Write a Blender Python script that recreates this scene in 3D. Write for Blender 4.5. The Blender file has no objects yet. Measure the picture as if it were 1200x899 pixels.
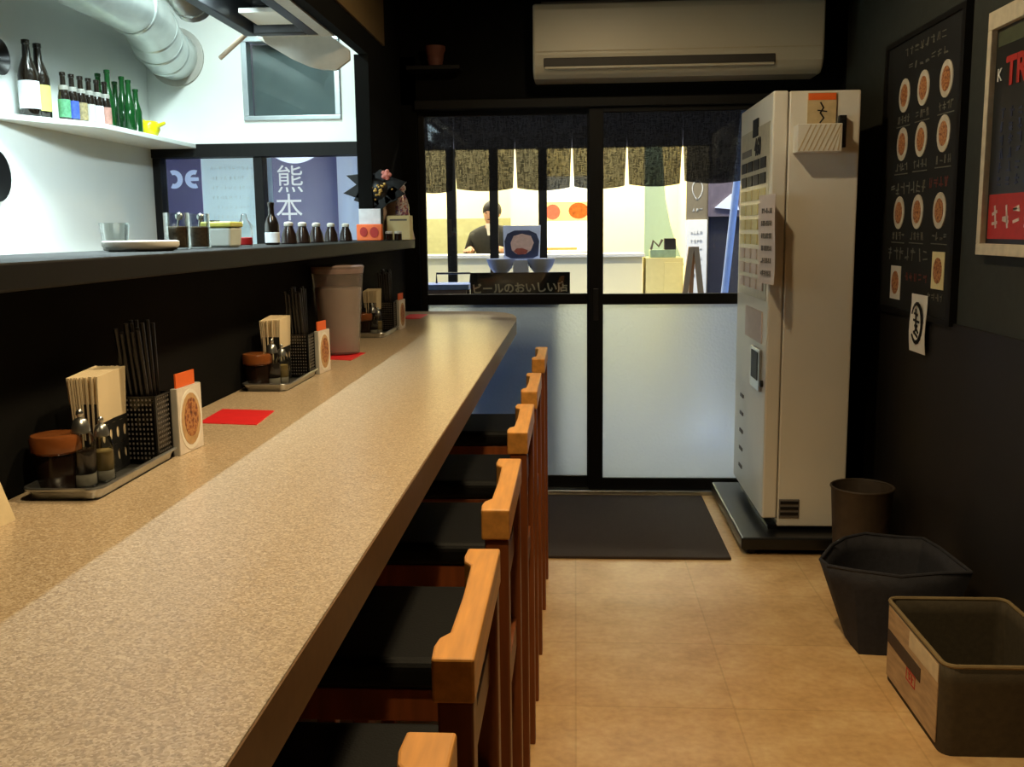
import bpy, bmesh, math, random
from mathutils import Vector, Matrix
random.seed(7)
PI = math.pi
scene = bpy.context.scene
COL = scene.collection

# ------------------------------------------------------------------ camera
F_PX, CAM_Z = 1170.0, 1.35
yd = Vector((74.0, 179.5, -F_PX)).normalized()          # world +Y seen by the camera
up = Vector((-0.011, 1.0, 0.0)); up.z = -(up.x*yd.x + up.y*yd.y)/yd.z; up.normalize()
xd = yd.cross(up)
camd = bpy.data.cameras.new('camera'); cam = bpy.data.objects.new('camera', camd); COL.objects.link(cam)
camd.sensor_width = 36.0; camd.lens = F_PX*36.0/1200.0; camd.clip_start = 0.02; camd.clip_end = 200
cam.matrix_world = Matrix.Translation((0, 0, CAM_Z)) @ Matrix((xd, yd, up)).to_4x4()
scene.camera = cam

# ------------------------------------------------------------------ exposure, world
vs = scene.view_settings
scene.display_settings.display_device = 'sRGB'
vs.view_transform = 'Standard'; vs.look = 'None'; vs.exposure = 0.0; vs.gamma = 1.0; vs.use_curve_mapping = False
scene.cycles.use_denoising = True
scene.cycles.max_bounces = 10; scene.cycles.transparent_max_bounces = 24
scene.cycles.sample_clamp_indirect = 6.0
scene.cycles.caustics_reflective = False
w = bpy.data.worlds.new('world'); scene.world = w; w.use_nodes = True
bg = w.node_tree.nodes['Background']; bg.inputs[0].default_value = (0.34, 0.52, 1.0, 1); bg.inputs[1].default_value = 1.25

# ------------------------------------------------------------------ lights
WARM = (1.0, 0.76, 0.43)
def spot(name, loc, power, color, angle=176, blend=0.25, radius=0.04):
    l = bpy.data.lights.new(name, 'SPOT'); l.energy = power; l.color = color
    l.spot_size = math.radians(angle); l.spot_blend = blend; l.shadow_soft_size = radius
    o = bpy.data.objects.new(name, l); o.location = loc; COL.objects.link(o); return o
def area(name, loc, sx, sy, power, color, rot=(0, 0, 0)):
    l = bpy.data.lights.new(name, 'AREA'); l.shape = 'RECTANGLE'; l.size = sx; l.size_y = sy; l.energy = power; l.color = color
    o = bpy.data.objects.new(name, l); o.location = loc; o.rotation_euler = rot; COL.objects.link(o); return o
spot('ceiling_spot_far', (0.13, 3.30, 2.52), 32, WARM)
spot('ceiling_spot_middle', (0.05, 2.15, 2.52), 92, WARM, 118, 0.7)
spot('ceiling_spot_near', (-0.02, 0.95, 2.52), 68, WARM, 124, 0.7)
area('kitchen_tube', (-1.50, 3.75, 2.66), 0.12, 1.3, 46, (0.80, 1.0, 0.98))
area('hood_lamp', (-1.09, 2.50, 2.12), 0.10, 1.5, 115, (0.78, 0.97, 1.0), (0, math.radians(58), 0))
area('opposite_shop_light', (-0.3, 10.6, 2.75), 5.0, 2.2, 420, (1.0, 0.87, 0.62))
area('street_fill', (-0.3, 7.5, 3.6), 5.0, 0.5, 310, (1.0, 0.88, 0.64), (math.radians(22), 0, 0))  # added warm fill without a fixture, brightens the far counter front and the banners

# ------------------------------------------------------------------ helpers
def lin(c):
    out = []
    for v in c:
        v = v/255.0
        out.append(v/12.92 if v <= 0.04045 else ((v+0.055)/1.055)**2.4)
    return (out[0], out[1], out[2], 1.0)
def hsvscale(c, k): return (min(1, c[0]*k), min(1, c[1]*k), min(1, c[2]*k), 1)
def mat(name, rgb, rough=0.5, metal=0.0, spec=0.5, var=0.12, scale=30.0, bump=0.0, bscale=200.0, trans=0.0, ior=1.45, emit=0.0, stretch=None):
    """principled material whose colour is varied by a procedural noise"""
    m = bpy.data.materials.new(name); m.use_nodes = True
    nt = m.node_tree; p = nt.nodes['Principled BSDF']
    p.inputs['Roughness'].default_value = rough; p.inputs['Metallic'].default_value = metal
    p.inputs['Specular IOR Level'].default_value = spec; p.inputs['IOR'].default_value = ior
    p.inputs['Transmission Weight'].default_value = trans
    base = lin(rgb)
    tc = nt.nodes.new('ShaderNodeTexCoord'); src = tc.outputs['Object']
    if stretch:
        mp = nt.nodes.new('ShaderNodeMapping'); mp.inputs['Scale'].default_value = stretch
        nt.links.new(src, mp.inputs['Vector']); src = mp.outputs['Vector']
    n = nt.nodes.new('ShaderNodeTexNoise'); n.inputs['Scale'].default_value = scale; n.inputs['Detail'].default_value = 4
    nt.links.new(src, n.inputs['Vector'])
    r = nt.nodes.new('ShaderNodeValToRGB')
    r.color_ramp.elements[0].position = 0.3; r.color_ramp.elements[1].position = 0.7
    r.color_ramp.elements[0].color = hsvscale(base, 1-var); r.color_ramp.elements[1].color = hsvscale(base, 1+var)
    nt.links.new(n.outputs['Fac'], r.inputs['Fac']); nt.links.new(r.outputs['Color'], p.inputs['Base Color'])
    if emit:
        nt.links.new(r.outputs['Color'], p.inputs['Emission Color']); p.inputs['Emission Strength'].default_value = emit
    if bump:
        b = nt.nodes.new('ShaderNodeBump'); b.inputs['Strength'].default_value = bump; b.inputs['Distance'].default_value = 0.002
        n2 = nt.nodes.new('ShaderNodeTexNoise'); n2.inputs['Scale'].default_value = bscale
        nt.links.new(tc.outputs['Object'], n2.inputs['Vector']); nt.links.new(n2.outputs['Fac'], b.inputs['Height'])
        nt.links.new(b.outputs['Normal'], p.inputs['Normal'])
    return m
def multi_mat(name, stops, rough=0.5, scale=60.0, detail=6, spec=0.5, tex='noise', bump=0.0):
    """principled with a many-coloured noise ramp: stops = [(pos, rgb)]"""
    m = bpy.data.materials.new(name); m.use_nodes = True
    nt = m.node_tree; p = nt.nodes['Principled BSDF']; p.inputs['Roughness'].default_value = rough
    p.inputs['Specular IOR Level'].default_value = spec
    tc = nt.nodes.new('ShaderNodeTexCoord')
    if tex == 'noise':
        n = nt.nodes.new('ShaderNodeTexNoise'); n.inputs['Scale'].default_value = scale; n.inputs['Detail'].default_value = detail; o = n.outputs['Fac']
    else:
        n = nt.nodes.new('ShaderNodeTexVoronoi'); n.inputs['Scale'].default_value = scale
        sx = nt.nodes.new('ShaderNodeSeparateColor'); nt.links.new(n.outputs['Color'], sx.inputs[0]); o = sx.outputs[0]
    nt.links.new(tc.outputs['Object'], n.inputs['Vector'])
    r = nt.nodes.new('ShaderNodeValToRGB'); e = r.color_ramp.elements
    while len(e) < len(stops): e.new(0.5)
    for k, (pos, c) in enumerate(stops): e[k].position = pos; e[k].color = lin(c)
    nt.links.new(o, r.inputs['Fac']); nt.links.new(r.outputs['Color'], p.inputs['Base Color'])
    if bump:
        b = nt.nodes.new('ShaderNodeBump'); b.inputs['Strength'].default_value = bump; b.inputs['Distance'].default_value = 0.002
        nt.links.new(o, b.inputs['Height']); nt.links.new(b.outputs['Normal'], p.inputs['Normal'])
    return m
def glass_mat(name, tint=(1, 1, 1), refl=0.07, rough=0.02):
    m = bpy.data.materials.new(name); m.use_nodes = True; nt = m.node_tree
    for n in list(nt.nodes):
        if n.type == 'BSDF_PRINCIPLED': nt.nodes.remove(n)
    out = nt.nodes['Material Output']
    t = nt.nodes.new('ShaderNodeBsdfTransparent'); t.inputs[0].default_value = (*tint, 1)
    g = nt.nodes.new('ShaderNodeBsdfGlossy'); g.inputs['Roughness'].default_value = rough
    lw = nt.nodes.new('ShaderNodeLayerWeight'); lw.inputs[0].default_value = 0.25
    mm = nt.nodes.new('ShaderNodeMath'); mm.operation = 'MULTIPLY_ADD'; mm.inputs[1].default_value = 0.6; mm.inputs[2].default_value = refl*0.4
    nt.links.new(lw.outputs['Fresnel'], mm.inputs[0])
    mx = nt.nodes.new('ShaderNodeMixShader')
    nt.links.new(mm.outputs[0], mx.inputs[0]); nt.links.new(t.outputs[0], mx.inputs[1]); nt.links.new(g.outputs[0], mx.inputs[2])
    nt.links.new(mx.outputs[0], out.inputs['Surface']); return m
def cloth_mat(name, rgb, transp=0.3, transl=0.5, weave=300.0, var=0.5):
    """woven fabric: some light comes straight through the gaps, some glows through the threads"""
    m = bpy.data.materials.new(name); m.use_nodes = True; nt = m.node_tree
    p = nt.nodes['Principled BSDF']; nt.nodes.remove(p); out = nt.nodes['Material Output']
    c = lin(rgb)
    d = nt.nodes.new('ShaderNodeBsdfDiffuse'); d.inputs[0].default_value = c
    tl = nt.nodes.new('ShaderNodeBsdfTranslucent'); tl.inputs[0].default_value = c
    tp = nt.nodes.new('ShaderNodeBsdfTransparent')
    a = nt.nodes.new('ShaderNodeMixShader'); a.inputs[0].default_value = transl
    nt.links.new(d.outputs[0], a.inputs[1]); nt.links.new(tl.outputs[0], a.inputs[2])
    tc = nt.nodes.new('ShaderNodeTexCoord')
    ns = []
    for st in ((1, 1, 0.12), (0.12, 1, 1)):
        mp = nt.nodes.new('ShaderNodeMapping'); mp.inputs['Scale'].default_value = st
        n = nt.nodes.new('ShaderNodeTexNoise'); n.inputs['Scale'].default_value = weave; n.inputs['Detail'].default_value = 2
        nt.links.new(tc.outputs['Object'], mp.inputs[0]); nt.links.new(mp.outputs[0], n.inputs['Vector']); ns.append(n)
    ad = nt.nodes.new('ShaderNodeMath'); ad.operation = 'ADD'
    nt.links.new(ns[0].outputs['Fac'], ad.inputs[0]); nt.links.new(ns[1].outputs['Fac'], ad.inputs[1])
    mr = nt.nodes.new('ShaderNodeMapRange'); mr.inputs[1].default_value = 0.7; mr.inputs[2].default_value = 1.3
    mr.inputs[3].default_value = max(0, transp*(1-var)); mr.inputs[4].default_value = min(1, transp*(1+var))
    nt.links.new(ad.outputs[0], mr.inputs[0])
    b = nt.nodes.new('ShaderNodeMixShader')
    nt.links.new(mr.outputs[0], b.inputs[0]); nt.links.new(a.outputs[0], b.inputs[1]); nt.links.new(tp.outputs[0], b.inputs[2])
    nt.links.new(b.outputs[0], out.inputs['Surface']); return m
def frosted_mat(name):
    m = bpy.data.materials.new(name); m.use_nodes = True; nt = m.node_tree
    nt.nodes.remove(nt.nodes['Principled BSDF']); out = nt.nodes['Material Output']
    r = nt.nodes.new('ShaderNodeBsdfRefraction'); r.inputs['Roughness'].default_value = 0.42; r.inputs['IOR'].default_value = 1.35
    r.inputs[0].default_value = (0.86, 0.93, 0.95, 1)
    d = nt.nodes.new('ShaderNodeBsdfTranslucent'); d.inputs[0].default_value = (0.8, 0.88, 0.9, 1)
    g = nt.nodes.new('ShaderNodeBsdfGlossy'); g.inputs['Roughness'].default_value = 0.25
    tc = nt.nodes.new('ShaderNodeTexCoord'); v = nt.nodes.new('ShaderNodeTexVoronoi'); v.inputs['Scale'].default_value = 70
    nt.links.new(tc.outputs['Object'], v.inputs['Vector'])
    b = nt.nodes.new('ShaderNodeBump'); b.inputs['Strength'].default_value = 0.5; b.inputs['Distance'].default_value = 0.003
    nt.links.new(v.outputs['Distance'], b.inputs['Height'])
    for s in (r, d, g): nt.links.new(b.outputs['Normal'], s.inputs['Normal'])
    m1 = nt.nodes.new('ShaderNodeMixShader'); m1.inputs[0].default_value = 0.25
    nt.links.new(r.outputs[0], m1.inputs[1]); nt.links.new(d.outputs[0], m1.inputs[2])
    m2 = nt.nodes.new('ShaderNodeMixShader'); m2.inputs[0].default_value = 0.04
    nt.links.new(m1.outputs[0], m2.inputs[1]); nt.links.new(g.outputs[0], m2.inputs[2])
    nt.links.new(m2.outputs[0], out.inputs['Surface']); return m

class MB:
    """collects shapes into one bmesh"""
    def __init__(s): s.bm = bmesh.new()
    def poly(s, pts): 
        vs_ = [s.bm.verts.new(p) for p in pts]; return s.bm.faces.new(vs_)
    def box(s, x0, x1, y0, y1, z0, z1, M=None):
        v = [Vector((x, y, z)) for x in (x0, x1) for y in (y0, y1) for z in (z0, z1)]
        if M is not None: v = [M @ q for q in v]
        b = [s.bm.verts.new(q) for q in v]
        for f in ((0,1,3,2),(4,6,7,5),(0,4,5,1),(2,3,7,6),(0,2,6,4),(1,5,7,3)): s.bm.faces.new([b[i] for i in f])
        return s
    def tbox(s, bot, top):
        """hexahedron from 4 bottom points and 4 top points, same order"""
        b = [s.bm.verts.new(q) for q in list(bot)+list(top)]
        for f in ((3,2,1,0),(4,5,6,7),(0,1,5,4),(1,2,6,5),(2,3,7,6),(3,0,4,7)): s.bm.faces.new([b[i] for i in f])
        return s
    def lathe(s, prof, seg=24, c=(0, 0, 0), M=None):
        """profile [(r,z)] spun round z; closed ends where r>0"""
        rings = []
        for r, z in prof:
            ring = []
            for k in range(seg):
                a = 2*PI*k/seg; q = Vector((r*math.cos(a), r*math.sin(a), z))
                if M is not None: q = M @ q
                ring.append(s.bm.verts.new(q + Vector(c)))
            rings.append(ring)
        for a, b in zip(rings, rings[1:]):
            for k in range(seg): s.bm.faces.new((a[k], a[(k+1) % seg], b[(k+1) % seg], b[k]))
        s.bm.faces.new(rings[0][::-1]); s.bm.faces.new(rings[-1]); return s
    def tube(s, pts, r, seg=10, cap=True):
        pts = [Vector(p) for p in pts]; rings = []
        rr = r if isinstance(r, (list, tuple)) else [r]*len(pts)
        ref = None
        for i, p in enumerate(pts):
            t = (pts[min(i+1, len(pts)-1)] - pts[max(i-1, 0)]).normalized()
            if ref is None: ref = Vector((0, 0, 1)) if abs(t.z) < 0.9 else Vector((1, 0, 0))
            a = t.cross(ref).normalized(); b = a.cross(t).normalized(); ref = b
            rings.append([s.bm.verts.new(p + (a*math.cos(2*PI*k/seg) + b*math.sin(2*PI*k/seg))*rr[i]) for k in range(seg)])
        for A, B in zip(rings, rings[1:]):
            for k in range(seg): s.bm.faces.new((A[k], A[(k+1) % seg], B[(k+1) % seg], B[k]))
        if cap: s.bm.faces.new(rings[0][::-1]); s.bm.faces.new(rings[-1])
        return s
    def prism(s, pts, mp, c0, c1):
        """2-D outline (a,b) extruded from c0 to c1 through the mapping mp(a,b,c)"""
        lo = [s.bm.verts.new(mp(a, b, c0)) for a, b in pts]; hi = [s.bm.verts.new(mp(a, b, c1)) for a, b in pts]
        n = len(pts); s.bm.faces.new(lo[::-1]); s.bm.faces.new(hi)
        for k in range(n): s.bm.faces.new((lo[k], lo[(k+1) % n], hi[(k+1) % n], hi[k]))
        return s
    def stroke(s, pts, wd, mp, c0, c1):
        """flat brush stroke of width wd along a 2-D polyline"""
        for (a0, b0), (a1, b1) in zip(pts, pts[1:]):
            d = Vector((a1-a0, b1-b0)); L = d.length
            if L < 1e-6: continue
            d /= L; n = Vector((-d.y, d.x))*wd/2; e = d*wd*0.3
            q = [(a0-e.x+n.x, b0-e.y+n.y), (a1+e.x+n.x, b1+e.y+n.y), (a1+e.x-n.x, b1+e.y-n.y), (a0-e.x-n.x, b0-e.y-n.y)]
            s.prism(q, mp, c0, c1)
        return s
    def grid(s, nu, nv, fn):
        g = [[s.bm.verts.new(fn(i/nu, j/nv)) for j in range(nv+1)] for i in range(nu+1)]
        for i in range(nu):
            for j in range(nv): s.bm.faces.new((g[i][j], g[i+1][j], g[i+1][j+1], g[i][j+1]))
        return s
    def ball(s, c, r, sc=(1, 1, 1), seg=14):
        M = Matrix.Translation(c) @ Matrix.Diagonal((*[r*k for k in sc], 1))
        bmesh.ops.create_uvsphere(s.bm, u_segments=seg, v_segments=max(6, seg//2), radius=1, matrix=M); return s
    def build(s, name, m, parent=None, smooth=False, bevel=0.0, loc=None, solid=0.0, seg=2):
        bmesh.ops.recalc_face_normals(s.bm, faces=s.bm.faces)
        me = bpy.data.meshes.new(name); s.bm.to_mesh(me); s.bm.free()
        me.materials.append(m)
        o = bpy.data.objects.new(name, me); COL.objects.link(o)
        if smooth:
            for f in me.polygons: f.use_smooth = True
            try: me.set_sharp_from_angle(angle=math.radians(40))
            except Exception: pass
        if solid:
            q = o.modifiers.new('solid', 'SOLIDIFY'); q.thickness = solid; q.offset = 0
        if bevel:
            q = o.modifiers.new('bevel', 'BEVEL'); q.width = bevel; q.segments = seg; q.limit_method = 'ANGLE'
        if parent is not None: o.parent = parent
        if loc is not None: o.location = loc
        return o
def tag(o, label, cat, group=None):
    o['label'] = label; o['category'] = cat
    if group: o['group'] = group
    return o
def thing(name, label, cat, loc=(0, 0, 0), rotz=0.0, group=None):
    o = bpy.data.objects.new(name, None); o.empty_display_size = 0.05; COL.objects.link(o)
    o.location = loc; o.rotation_euler = (0, 0, rotz); return tag(o, label, cat, group)
def struct(name, mb, m, parent=None, **k):
    o = mb.build(name, m, parent, **k)
    if parent is None: o['kind'] = 'structure'
    return o
def dup(root, label, loc=None, rotz=None, group=None):
    r = root.copy(); COL.objects.link(r); r['label'] = label
    if loc is not None: r.location = loc
    if rotz is not None: r.rotation_euler = (0, 0, rotz)
    if group: r['group'] = group
    for ch in list(root.children):
        c = ch.copy(); COL.objects.link(c); c.parent = r
        for g in list(ch.children):
            d = g.copy(); COL.objects.link(d); d.parent = c
    return r
def ell(cx, cy, rx, ry, n=20): return [(cx+rx*math.cos(2*PI*k/n), cy+ry*math.sin(2*PI*k/n)) for k in range(n)]
def rect(x0, x1, y0, y1): return [(x0, y0), (x1, y0), (x1, y1), (x0, y1)]
def on_y(y0): return lambda a, b, c: Vector((a, y0 - c, b))           # facing the camera (-Y): a = x, b = z
def on_xl(x0, sg=-1): return lambda a, b, c: Vector((x0 + sg*c, a, b))     # facing -X: a = y, b = z
flat = lambda a, b, c: Vector((a, b, c))
def text(name, s, size, m, parent, mat4, depth=0.001, align='CENTER', bold=0.0):
    cu = bpy.data.curves.new(name, 'FONT'); cu.body = s; cu.size = size; cu.extrude = depth; cu.align_x = align; cu.align_y = 'CENTER'; cu.offset = bold
    t = bpy.data.objects.new('tmp', cu); COL.objects.link(t)
    bpy.context.view_layer.update()
    me = bpy.data.meshes.new_from_object(t.evaluated_get(bpy.context.evaluated_depsgraph_get()))
    bpy.data.objects.remove(t); me.transform(mat4); me.materials.clear(); me.materials.append(m)
    o = bpy.data.objects.new(name, me); COL.objects.link(o); o.parent = parent; return o
def frame4(o, u, v):
    u, v = Vector(u).normalized(), Vector(v).normalized(); n = u.cross(v)
    M = Matrix((u, v, n)).transposed().to_4x4(); M.translation = o; return M
def scribble(mb, a0, a1, b, h, wd, mp, c0, c1, n=None, rnd=random):
    """a line of illegible brush marks between a0 and a1 at height b"""
    n = n or max(2, int(abs(a1-a0)/h)); st = (a1-a0)/n
    for k in range(n):
        x = a0 + st*(k+0.15); ww = st*0.7
        for q in range(rnd.choice((2, 3, 3))):
            if rnd.random() < 0.55: yy = b + rnd.uniform(-.4, .4)*h; mb.stroke([(x, yy), (x+ww*rnd.uniform(.6, 1), yy+rnd.uniform(-.12, .12)*h)], wd, mp, c0, c1)
            else: xx = x + rnd.uniform(.1, .9)*ww; mb.stroke([(xx, b+.45*h), (xx+rnd.uniform(-.3, .3)*ww, b-.45*h)], wd, mp, c0, c1)
    return mb

# ------------------------------------------------------------------ materials
M = {}
M['black'] = mat('black_paint', (10, 10, 9), 0.9, spec=0.12, var=0.3, scale=6, bump=0.1, bscale=80)
M['blackwood'] = mat('black_stained_wood', (12, 11, 10), 0.6, spec=0.25, var=0.3, scale=12, stretch=(8, 1, 1))
M['wain'] = mat('dark_wainscot', (22, 17, 12), 0.6, var=0.3, scale=5)
M['greenwall'] = mat('dark_grey_green_wall', (42, 44, 37), 0.8, var=0.12, scale=20, bump=0.2, bscale=150)
M['brownwood'] = mat('brown_beam_wood', (84, 68, 40), 0.6, var=0.2, scale=10, stretch=(1, 0.1, 1))
M['dceil'] = mat('dark_ceiling', (24, 22, 19), 0.8)
M['kwhite'] = mat('white_kitchen_wall', (232, 236, 232), 0.35, var=0.03, scale=3)
M['steel'] = mat('brushed_steel', (190, 192, 190), 0.28, 0.95, var=0.08, scale=40, stretch=(1, 8, 1))
M['galv'] = mat('galvanised_duct', (205, 212, 210), 0.38, 0.75, var=0.08, scale=14)
M['alu'] = mat('aluminium_frame', (185, 195, 200), 0.35, 0.7, var=0.05)
M['greyplate'] = mat('grey_enamel', (176, 174, 166), 0.5, var=0.05)
M['darkmetal'] = mat('dark_hood_metal', (34, 35, 36), 0.4, 0.3)
M['filter'] = mat('hood_filter', (120, 126, 132), 0.4, 0.6, var=0.15, scale=60)
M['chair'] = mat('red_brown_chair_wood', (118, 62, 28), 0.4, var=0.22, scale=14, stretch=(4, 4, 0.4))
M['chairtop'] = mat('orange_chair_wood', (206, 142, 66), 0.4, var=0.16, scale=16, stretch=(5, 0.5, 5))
M['seat'] = mat('black_leatherette', (9, 9, 8), 0.6, spec=0.2, var=0.2, bump=0.2, bscale=250)
M['cream'] = mat('cream_enamel', (226, 222, 210), 0.38, var=0.03, scale=4)
M['ac'] = mat('aged_white_plastic', (156, 148, 128), 0.42, var=0.03, scale=4)
M['acdark'] = mat('vent_dark', (38, 33, 26), 0.6)
M['blackplastic'] = mat('black_plastic', (18, 18, 18), 0.32, var=0.1)
M['rubber'] = mat('dark_mat_pile', (60, 50, 44), 0.95, var=0.35, scale=300, bump=0.8, bscale=500)
M['white'] = mat('white_paper', (236, 232, 222), 0.7, var=0.03)
M['pinkpaper'] = mat('pinkish_paper', (214, 196, 186), 0.7, var=0.04)
M['ink'] = mat('black_ink', (22, 20, 20), 0.6)
M['greyink'] = mat('grey_ink', (110, 104, 98), 0.7)
M['chalk'] = mat('chalk', (104, 101, 90), 0.9, var=0.3, scale=200)
M['redchalk'] = mat('red_chalk', (104, 50, 42), 0.9, var=0.3, scale=200)
M['board'] = mat('chalkboard', (17, 17, 15), 0.8, var=0.25, scale=8)
M['red'] = mat('red_card', (222, 40, 44), 0.45, var=0.06, scale=30)
M['orange'] = mat('orange_print', (232, 104, 40), 0.5, var=0.06)
M['redprint'] = mat('red_print', (176, 44, 34), 0.5, var=0.1)
M['blueprint'] = mat('blue_print', (58, 64, 92), 0.6, var=0.2)
M['dish'] = mat('dish_print', (196, 186, 166), .6)
M['food'] = multi_mat('ramen_picture', [(0.3, (70, 34, 20)), (0.45, (150, 84, 48)), (0.55, (196, 140, 84)), (0.68, (120, 50, 34)), (0.75, (84, 92, 40))], 0.5, 90)
M['broth'] = mat('broth_picture', (198, 160, 112), 0.5, var=0.15, scale=60)
M['lidbrown'] = mat('amber_brown_lid', (122, 70, 34), 0.2, var=0.15)
M['soy'] = mat('dark_sauce', (30, 18, 12), 0.2, var=0.2)
M['clear'] = glass_mat('clear_glass', (0.90, 0.92, 0.91), 0.10)
M['pane'] = glass_mat('window_pane', (0.94, 0.97, 0.97), 0.05)
M['smoke'] = glass_mat('smoked_acrylic', (0.42, 0.40, 0.38), 0.08, 0.15)
M['frost'] = frosted_mat('frosted_glass')
M['napkin'] = mat('cream_napkin', (226, 208, 172), 0.85, var=0.04, scale=8, stretch=(30, 1, 1))
M['choplack'] = mat('black_lacquer', (20, 17, 16), 0.28, var=0.1)
M['beerbrown'] = mat('brown_bottle_glass', (26, 20, 14), 0.12, var=0.15, spec=0.7)
M['green'] = mat('green_bottle_glass', (18, 66, 28), 0.12, var=0.2, spec=0.7)
M['labelwhite'] = mat('white_label', (216, 222, 228), 0.6)
M['foil'] = mat('dull_silver_foil', (150, 150, 142), .4)
M['labelyellow'] = mat('yellow_label', (196, 190, 104), 0.6)
M['labelgreen'] = mat('green_label', (86, 150, 110), 0.6, var=0.3, scale=80)
M['labelblue'] = mat('blue_label', (56, 84, 176), 0.6, var=0.3, scale=80)
M['labelgold'] = mat('gold_label', (142, 128, 90), 0.6, var=0.4, scale=90)
M['labelpink'] = mat('pinkish_label', (170, 126, 114), 0.6, var=0.2, scale=80)
M['yellow'] = mat('yellow_glaze', (212, 204, 30), 0.2, var=0.15, scale=40)
M['navycloth'] = cloth_mat('navy_banner_cloth', (66, 62, 110), 0.05, 0.6)
M['purplecloth'] = cloth_mat('purple_banner_cloth', (92, 88, 136), 0.03, 0.65)
M['bluecloth'] = cloth_mat('pale_blue_cloth', (168, 190, 226), 0.1, 0.7)
M['papercloth'] = cloth_mat('pale_paper_backlit', (200, 230, 240), 0.05, 0.75)
M['noren'] = cloth_mat('sheer_black_linen', (30, 29, 28), 0.038, 0.28, 190.0, 0.9)
M['bannerwhite'] = cloth_mat('white_dye', (238, 240, 250), 0.05, 0.65)
M['lettblue'] = cloth_mat('pale_blue_dye', (190, 214, 255), 0.05, 0.7)
M['binbrown'] = mat('dark_brown_bin', (66, 54, 42), 0.6, var=0.15)
M['binnavy'] = mat('dark_navy_canvas', (38, 37, 42), 0.8, var=0.2, scale=60, bump=0.4, bscale=300)
M['bincan'] = mat('khaki_canvas', (64, 55, 38), 0.8, var=0.15, scale=60, bump=0.3, bscale=400)
M['binleaf'] = mat('tan_wood_print', (176, 148, 112), 0.6, var=0.2, scale=12, stretch=(1, 1, 6))
M['binpale'] = mat('pale_panel_patch', (206, 190, 158), 0.6, var=0.1)  # paler tone for the patch along the top of the box panel
M['bindark'] = mat('dark_print_strip', (58, 44, 36), 0.6)
M['pitcher'] = mat('grey_plastic_pitcher', (160, 148, 142), 0.2, var=.05); M['pitcher'].node_tree.nodes['Principled BSDF'].inputs['Alpha'].default_value = 0.36
M['water'] = mat('cloudy_water', (206, 192, 180), 0.35, var=0.1, scale=10)
M['shopwall'] = mat('cream_shop_wall', (246, 236, 196), 0.7, var=0.02, scale=2)
M['shopyel'] = mat('pale_yellow_panel', (226, 212, 150), 0.7, var=0.04)
M['shopgreen'] = mat('grey_green_tiles', (160, 160, 122), 0.6, var=0.08, scale=20)
M['iceblue'] = mat('pale_ice_blue_panel', (190, 224, 230), 0.5, var=0.03)
M['navy'] = mat('dark_navy_wall', (34, 34, 46), 0.7, var=0.15)
M['taupe'] = mat('taupe_sign', (120, 108, 84), 0.6, var=0.05)
M['asphalt'] = mat('grey_pavement', (104, 106, 112), 0.85, var=0.12, scale=30)
M['easel'] = mat('easel_wood', (170, 132, 84), 0.5, var=0.15, scale=10, stretch=(1, 1, 0.2))
M['bluepole'] = mat('pale_blue_pole', (206, 222, 250), 0.5, var=0.05)
M['bluewhite'] = mat('bluish_white_ceramic', (222, 228, 244), 0.3, var=0.03)
M['skin'] = mat('skin', (196, 150, 120), 0.6, var=0.05)
M['jacket'] = mat('dark_jacket', (44, 44, 40), 0.8, var=0.15)
M['hair'] = mat('black_hair', (24, 20, 18), 0.6, var=0.2)
M['gold'] = mat('gold_bead', (190, 152, 82), 0.3, 0.5)
M['pink'] = mat('pink_flower', (208, 130, 120), 0.6)
M['palepink'] = mat('pale_pink_card', (232, 204, 190), 0.7, var=0.03)
M['creamcard'] = mat('cream_card', (226, 212, 160), 0.7, var=0.03)
M['tupper'] = mat('milky_plastic', (200, 210, 206), 0.4, var=0.04)
M['tuplid'] = mat('lemon_lid', (198, 196, 96), 0.4)
M['terracotta'] = mat('dusty_terracotta', (96, 56, 46), 0.7)
M['cork'] = mat('pale_cap', (196, 190, 176), 0.4)
# speckled counter laminate
def counter_mat():
    m = multi_mat('speckled_laminate', [(0.0, (158, 136, 108)), (0.3, (176, 154, 124)), (0.55, (188, 166, 136)), (0.8, (198, 178, 150)), (1.0, (210, 192, 166))], 0.3, 420, tex='voronoi', spec=0.5)
    nt = m.node_tree; p = nt.nodes['Principled BSDF']
    ramp = [n for n in nt.nodes if n.type == 'VALTORGB'][0]
    tc = [n for n in nt.nodes if n.type == 'TEX_COORD'][0]
    n = nt.nodes.new('ShaderNodeTexNoise'); n.inputs['Scale'].default_value = 120; n.inputs['Detail'].default_value = 3
    nt.links.new(tc.outputs['Object'], n.inputs['Vector'])
    mx = nt.nodes.new('ShaderNodeMix'); mx.data_type = 'RGBA'; mx.blend_type = 'OVERLAY'; mx.inputs[0].default_value = 0.25
    nt.links.new(ramp.outputs['Color'], mx.inputs[6]); nt.links.new(n.outputs['Fac'], mx.inputs[7])
    nt.links.new(mx.outputs[2], p.inputs['Base Color']); return m
M['counter'] = counter_mat()
M['counteredge'] = mat('brown_edge_band', (112, 82, 52), 0.4, var=0.1, scale=60)
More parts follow.
